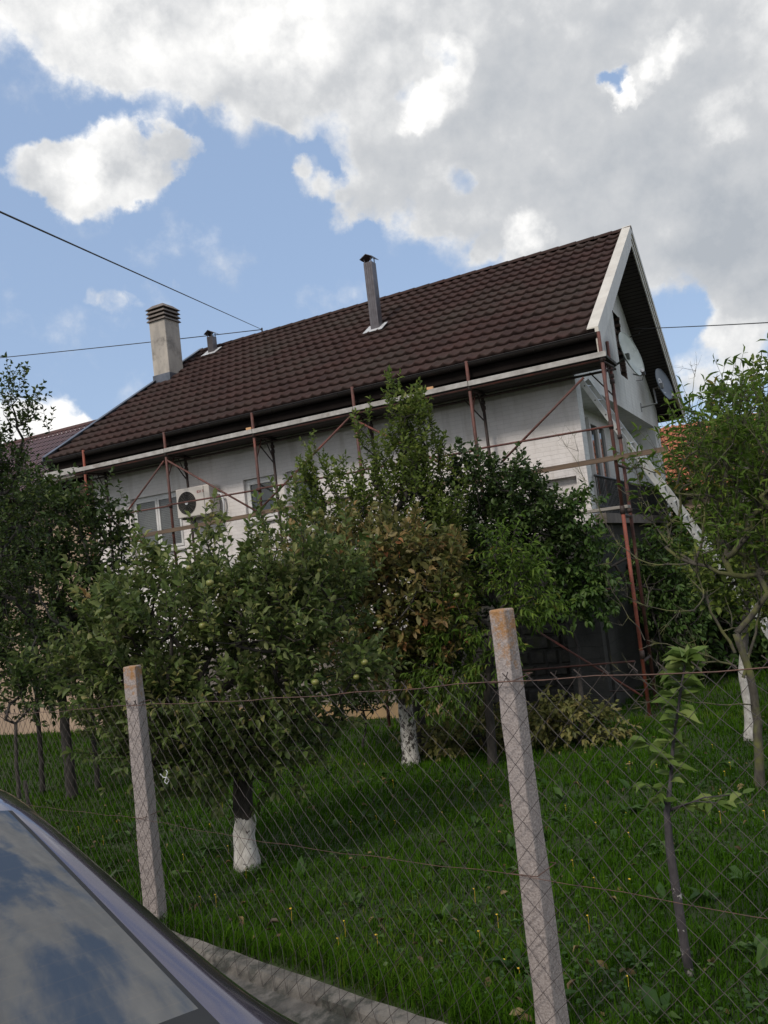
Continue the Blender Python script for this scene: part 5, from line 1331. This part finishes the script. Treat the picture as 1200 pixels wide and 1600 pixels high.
tag(link('grass', grass(), LM_grass, smooth=True), 'short dark green lawn grass filling the garden', 'grass', kind='stuff')
def weeds():
    rg = np.random.default_rng(19); P, Dd, Nn, Ln, Wd, Rr = [], [], [], [], [], []
    for _ in range(230):
        y = 2.6+rg.random()**1.4*8; x = rg.uniform(-.55, .55)*(y+.6)
        nd = (x-FP[0])*FN[0]+(y-FP[1])*FN[1]
        if nd < .2: continue
        z = gz(x, y); k_ = rg.integers(4, 10); s = rg.uniform(.05, .15)
        for j in range(k_):
            a = rg.random()*6.28; P.append((x+rg.normal(0,.012), y+rg.normal(0,.012), z+.01)); Dd.append((math.cos(a), math.sin(a), rg.uniform(.25, 1.2))); Nn.append((-math.cos(a)*.4+rg.normal(0,.2), -math.sin(a)*.4, 1)); l = s*rg.uniform(.6,1.2); Ln.append(l); Wd.append(l*rg.uniform(.35,.5)); Rr.append(rg.random())
    for _ in range(11000):   # clover and ground ivy
        y = 2.6+rg.random()**1.5*7; x = rg.uniform(-.55, .55)*(y+.6)
        nd = (x-FP[0])*FN[0]+(y-FP[1])*FN[1]
        if nd < .15 or math.sin(x*2.3+1)*math.sin(y*1.9) < -.2+rg.normal(0,.3): continue
        z = gz(x, y)+rg.uniform(.02, .06); a = rg.random()*6.28
        P.append((x, y, z)); Dd.append((math.cos(a), math.sin(a), rg.uniform(-.1,.4))); Nn.append((rg.normal(0,.3), rg.normal(0,.3), 1)); l = rg.uniform(.015,.032); Ln.append(l); Wd.append(l*.9); Rr.append(rg.random())
    V, F, Rn = leaves(*[np.array(q, float) for q in (P, Dd, Nn, Ln, Wd, Rr)]); return npmesh('weeds', V, F, Rn)
LM_weed = leafmat('broad_weed_leaf', [(0,(.025,.06,.010)), (.6,(.045,.095,.018)), (1,(.08,.135,.032))], .3)
tag(link('weeds', weeds(), LM_weed, smooth=True), 'broad-leaved weeds and clover scattered through the lawn', 'weeds', kind='stuff')
mb = MB(); rg = np.random.default_rng(23)
for _ in range(80):
    y = 2.9+rg.random()**1.3*6; x = rg.uniform(-.5, .5)*y
    if (x-FP[0])*FN[0]+(y-FP[1])*FN[1] < .25: continue
    z = gz(x, y)+rg.uniform(.05, .11); r = rg.uniform(.004, .008); i = len(mb.v)
    mb.v.append((x, y, z+.003))
    for j in range(8): a = j*math.pi/4; mb.v.append((x+r*math.cos(a), y+r*math.sin(a)-.002, z+(.002 if j % 2 else -.002)))
    for j in range(8): mb.f.append((i, i+1+j, i+1+(j+1) % 8))
    mb.tube([(x, y, z-.08), (x+.004, y, z)], .001, 3, False)
P, Dd, Nn, Ln, Wd, Rr = [], [], [], [], [], []
for _ in range(420):
    y = 2.8+rg.random()**1.2*8; x = rg.uniform(-.5, .5)*(y+.5)
    if (x-FP[0])*FN[0]+(y-FP[1])*FN[1] < .1: continue
    a = rg.random()*6.28; P.append((x, y, gz(x, y)+rg.uniform(.02, .07))); Dd.append((math.cos(a), math.sin(a), rg.normal(0, .3))); Nn.append((rg.normal(0, .5), rg.normal(0, .5), 1)); l = rg.uniform(.03, .065); Ln.append(l); Wd.append(l*.6); Rr.append(rg.random())
V_, F_, R_ = leaves(*[np.array(q, float) for q in (P, Dd, Nn, Ln, Wd, Rr)], curl=1.6)
tag(link('fallen_leaves', npmesh('fallen_leaves', V_, F_, R_), leafmat('fallen_leaf', [(0,(.05,.035,.018)), (.6,(.13,.085,.035)), (1,(.22,.17,.07))], .1)), 'brown and yellow fallen leaves sprinkled over the lawn', 'leaves', kind='stuff')
M['yellow'] = mat('yellow_petal', (.55,.42,.03), (.6,.36,.03), 10, .7)
tag(mb.build('wildflowers', 'yellow'), 'tiny yellow wildflowers dotted over the lawn', 'wildflowers', kind='stuff')

# ------------------------------------------------------------------ car
S0 = .80
CO = FD*S0 + FN*.10
tilt = -math.atan(.0655)
car = thing('parked_car', 'lavender-silver parked car seen from behind, sky reflected in its rear window', 'car', (CO[0], CO[1], -.19-.0655*(S0-1.805)))
car.rotation_mode = 'XYZ'
car.rotation_euler = (0, -tilt, math.atan2(FD[1], FD[0]))      # local X forward along the kerb, local Y to the left
def pa(name, c, c2, rough, metal, **k_): return mat(name, c, c2, 600, rough, metal, **k_)
M['paint'] = pa('lavender_silver_car_paint', (.13,.12,.165), (.15,.14,.19), .22, .85, coat=1.0)
def rear_glass_mat():
    m, t, b = newmat('tinted_heated_rear_glass')
    tcn = t.nodes.new('ShaderNodeTexCoord'); sep = t.nodes.new('ShaderNodeSeparateXYZ'); t.links.new(tcn.outputs['Object'], sep.inputs[0])
    md = t.nodes.new('ShaderNodeMath'); md.operation = 'FRACT'; mu = t.nodes.new('ShaderNodeMath'); mu.operation = 'MULTIPLY'; mu.inputs[1].default_value = 34
    t.links.new(sep.outputs['X'], mu.inputs[0]); t.links.new(mu.outputs[0], md.inputs[0])
    lt = t.nodes.new('ShaderNodeMath'); lt.operation = 'LESS_THAN'; lt.inputs[1].default_value = .045; t.links.new(md.outputs[0], lt.inputs[0])
    mx = t.nodes.new('ShaderNodeMix'); mx.data_type = 'RGBA'; mx.inputs[6].default_value = (.012,.014,.018,1); mx.inputs[7].default_value = (.028,.024,.022,1); t.links.new(lt.outputs[0], mx.inputs['Factor'])
    t.links.new(mx.outputs[2], b.inputs['Base Color']); b.inputs['Roughness'].default_value = .004; b.inputs['IOR'].default_value = 2.3
    return m
M['carglass'] = rear_glass_mat()
M['tyre'] = mat('tyre_rubber', (.015,.015,.015), (.025,.025,.025), 10, .9, bump=.3)
M['rim'] = mat('alloy_rim', (.35,.35,.36), (.3,.3,.31), 10, .3, metal=.9)
M['lampred'] = mat('red_lamp_plastic', (.30,.012,.012), (.22,.01,.01), 10, .15, coat=.5)
M['lampclear'] = mat('clear_lamp_plastic', (.55,.56,.58), (.45,.46,.48), 10, .1, coat=.5)
M['plate'] = mat('number_plate_white', (.7,.7,.7), (.65,.65,.65), 10, .4)
# section rows: (Y,Z) for p0..p8 at stations X
ST = [  # X, [(y,z)*9]
 (-.03, [(.55,.34),(.60,.42),(.62,.52),(.62,.60),(.60,.66),(.54,.70),(.46,.72),(.23,.73),(0,.735)]),
 (.02, [(.70,.26),(.78,.42),(.80,.62),(.78,.76),(.74,.86),(.66,.915),(.56,.93),(.28,.945),(0,.95)]),
 (.14, [(.76,.22),(.83,.44),(.85,.68),(.84,.86),(.80,.935),(.73,.975),(.63,.99),(.32,1.01),(0,1.015)]),
 (.32, [(.80,.22),(.86,.45),(.88,.72),(.865,.92),(.82,.985),(.75,1.025),(.655,1.045),(.33,1.065),(0,1.075)]),
 (.46, [(.80,.22),(.87,.45),(.885,.72),(.87,.93),(.82,1.0),(.75,1.04),(.665,1.062),(.33,1.09),(0,1.10)]),
 (.97, [(.80,.22),(.87,.45),(.885,.72),(.87,.94),(.815,1.03),(.64,1.33),(.515,1.445),(.26,1.475),(0,1.485)]),
 (1.35, [(.80,.22),(.87,.45),(.885,.72),(.87,.93),(.82,1.0),(.66,1.38),(.54,1.49),(.27,1.515),(0,1.52)]),
 (2.1, [(.80,.22),(.87,.45),(.885,.72),(.87,.91),(.82,.98),(.66,1.39),(.55,1.50),(.27,1.525),(0,1.53)]),
 (2.75, [(.80,.22),(.87,.45),(.885,.72),(.87,.89),(.82,.96),(.65,1.33),(.54,1.43),(.27,1.455),(0,1.46)]),
 (3.35, [(.80,.22),(.87,.45),(.885,.70),(.86,.86),(.82,.93),(.75,.98),(.66,1.01),(.33,1.035),(0,1.045)]),
 (3.60, [(.80,.22),(.87,.45),(.88,.68),(.86,.83),(.82,.89),(.74,.935),(.64,.955),(.33,.975),(0,.985)]),
 (4.15, [(.76,.22),(.84,.44),(.86,.62),(.84,.74),(.80,.79),(.70,.83),(.58,.85),(.3,.865),(0,.87)]),
 (4.38, [(.66,.24),(.74,.42),(.76,.54),(.74,.62),(.70,.66),(.60,.69),(.50,.70),(.25,.71),(0,.715)]),
 (4.45, [(.50,.32),(.56,.42),(.58,.50),(.56,.54),(.52,.57),(.45,.59),(.38,.60),(.2,.605),(0,.61)])]
G = np.array([[(X_, y, z) for y, z in row] for X_, row in ST])
def crom(P, t):
    n = len(P); i = min(int(t), n-2); f = t-i
    p0, p1, p2, p3 = P[max(i-1, 0)], P[i], P[i+1], P[min(i+2, n-1)]
    # chord-safe: linear blend with catmull to avoid overshoot
    c_ = .5*((2*p1)+(-p0+p2)*f+(2*p0-5*p1+4*p2-p3)*f*f+(-p0+3*p1-3*p2+p3)*f**3)
    return c_*.75 + (p1+(p2-p1)*f)*.25
SU, SV = 8, 8
us_ = [i/SU for i in range((len(ST)-1)*SU+1)]; vs_ = sorted(set([j/SV for j in range(8*SV+1)] + [6.02, 6.06, 4.10, 4.9]))
grid = np.zeros((len(us_), len(vs_), 3))
for i, a in enumerate(us_):
    prof = np.array([crom(G[:, j], a) for j in range(9)])
    for j, b in enumerate(vs_): grid[i, j] = crom(prof, b)
def region(u_, v_):
    # station index u: 4..5 rear glass slope, 5..8 cabin, 8..9 windscreen
    if 4.10 < u_ < 4.95 and v_ > 6.06: return 'rear_window'
    if 4.00 < u_ < 5.04 and v_ > 6.02: return 'rear_trim'
    if 8.06 < u_ < 8.94 and v_ > 6.06: return 'windscreen'
    if 8.0 < u_ < 9.0 and v_ > 6.02: return 'front_trim'
    for nm, a, b in (('side_window', 5.15, 6.38), ('side_window_front', 6.5, 8.1)):
        if a < u_ < b and 4.10 < v_ < 4.9: return nm
    if 5.05 < u_ < 8.2 and 4.0 < v_ < 5.0: return 'side_trim'
    if .3 < u_ < 1.9 and 2.4 < v_ < 4.6: return 'tail_light'
    if 11.1 < u_ < 12.4 and 3.0 < v_ < 5.0: return 'headlight'
    return 'body'
regs = {}
for sgn in (-1, 1):
    for i in range(len(us_)-1):
        for j in range(len(vs_)-1):
            nm = region((us_[i]+us_[i+1])/2, (vs_[j]+vs_[j+1])/2)
            key = (nm, sgn) if nm.startswith('side') or nm in ('tail_light', 'headlight') else (nm, 0)
            d_ = regs.setdefault(key, ({}, []))
            ids = []
            for (a, b) in ((i, j), (i+1, j), (i+1, j+1), (i, j+1)):
                p = grid[a, b]; kk = (round(p[0], 5), round(p[1]*sgn, 5) + 0.0, round(p[2], 5))
                if kk not in d_[0]: d_[0][kk] = len(d_[0])
                ids.append(d_[0][kk])
            if len(set(ids)) < 3: continue
            ids = list(dict.fromkeys(ids))
            d_[1].append(tuple(ids if sgn < 0 else ids[::-1]))
mm = {'body':'paint','rear_window':'carglass','windscreen':'carglass','side_window':'carglass','side_window_front':'carglass','rear_trim':'black','front_trim':'black','side_trim':'black','tail_light':'lampred','headlight':'lampclear'}
nmx = {'side_window_front':'side_window','rear_trim':'rubber_trim','front_trim':'rubber_trim','side_trim':'rubber_trim'}
bodyo = None
for (nm, sg), (vd, fs) in regs.items():
    me = D.meshes.new(nm); me.from_pydata(list(vd.keys()), [], fs); me.update()
    o = link(nmx.get(nm, nm), me, mm[nm], car, True)
    if nm == 'body': bodyo = o
for s_, X_ in ((0, -.03), (-1, 4.45)):
    r_ = grid[s_]; MB().poly([(p[0], p[1], p[2]) for p in r_] + [(p[0], -p[1], p[2]) for p in r_[::-1][1:]]).build('bumper', 'paint', car)
MB().box((.0, -.78, .2), (4.4, .78, .24)).build('underbody', 'black', car)
MB().box((-.045, -.26, .50), (-.032, .26, .61)).build('number_plate', 'plate', car)
wheel0 = None
for X_ in (.80, 3.55):
    for sg in (-1, 1):
        wmesh = MB(); prof = [(.20,-.10),(.31,-.105),(.325,-.07),(.325,.07),(.31,.105),(.20,.10)]
        J = 32
        for r_, yy in prof:
            for j in range(J): a = 2*math.pi*j/J; wmesh.v.append((r_*math.cos(a), yy, r_*math.sin(a)))
        for k_ in range(len(prof)-1):
            for j in range(J): wmesh.f.append((k_*J+j, k_*J+(j+1) % J, (k_+1)*J+(j+1) % J, (k_+1)*J+j))
        wo = wmesh.build('wheel', 'tyre', car, True); wo.location = (X_, sg*.80, .325)
        rm = MB().tube([(0, -.085, 0), (0, .085, 0)], .05, 14)
        for k_ in range(5):
            a = k_*2*math.pi/5; rm.prism([(.03*math.cos(a+1.57), sg*.06, .03*math.sin(a+1.57)), (.2*math.cos(a)+.02*math.cos(a+1.57), sg*.08, .2*math.sin(a)+.02*math.sin(a+1.57)), (.2*math.cos(a)-.02*math.cos(a+1.57), sg*.08, .2*math.sin(a)-.02*math.sin(a+1.57)), (-.03*math.cos(a+1.57), sg*.06, -.03*math.sin(a+1.57))], (0, -.02, 0))
        rm.tube([(.2*math.cos(2*math.pi*j/28), sg*.07, .2*math.sin(2*math.pi*j/28)) for j in range(29)], .015, 6, False)
        rm.build('rim', 'rim', wo, True)
        arch = MB().tube([(X_+.36*math.cos(t), sg*.872, .325+.36*math.sin(t)) for t in np.linspace(-.2, math.pi+.2, 24)], .016, 6); arch.build('wheel_arch', 'black', car, True)
for sg in (-1, 1):
    mr_ = MB(); n = 10
    mr_.box((2.72, sg*.86, .98), (2.84, sg*.86+sg*.20, 1.11)) if sg > 0 else mr_.box((2.72, -1.06, .98), (2.84, -.86, 1.11))
    bevel(mr_.build('wing_mirror', 'paint', car), .035, 4)
for sg in (-1, 1):
    for X_ in (1.25, 2.25): bevel(MB().box((X_, sg*.895 if sg > 0 else -.91, .78), (X_+.18, .91 if sg > 0 else -.895, .81)).build('door_handle', 'paint', car), .006)
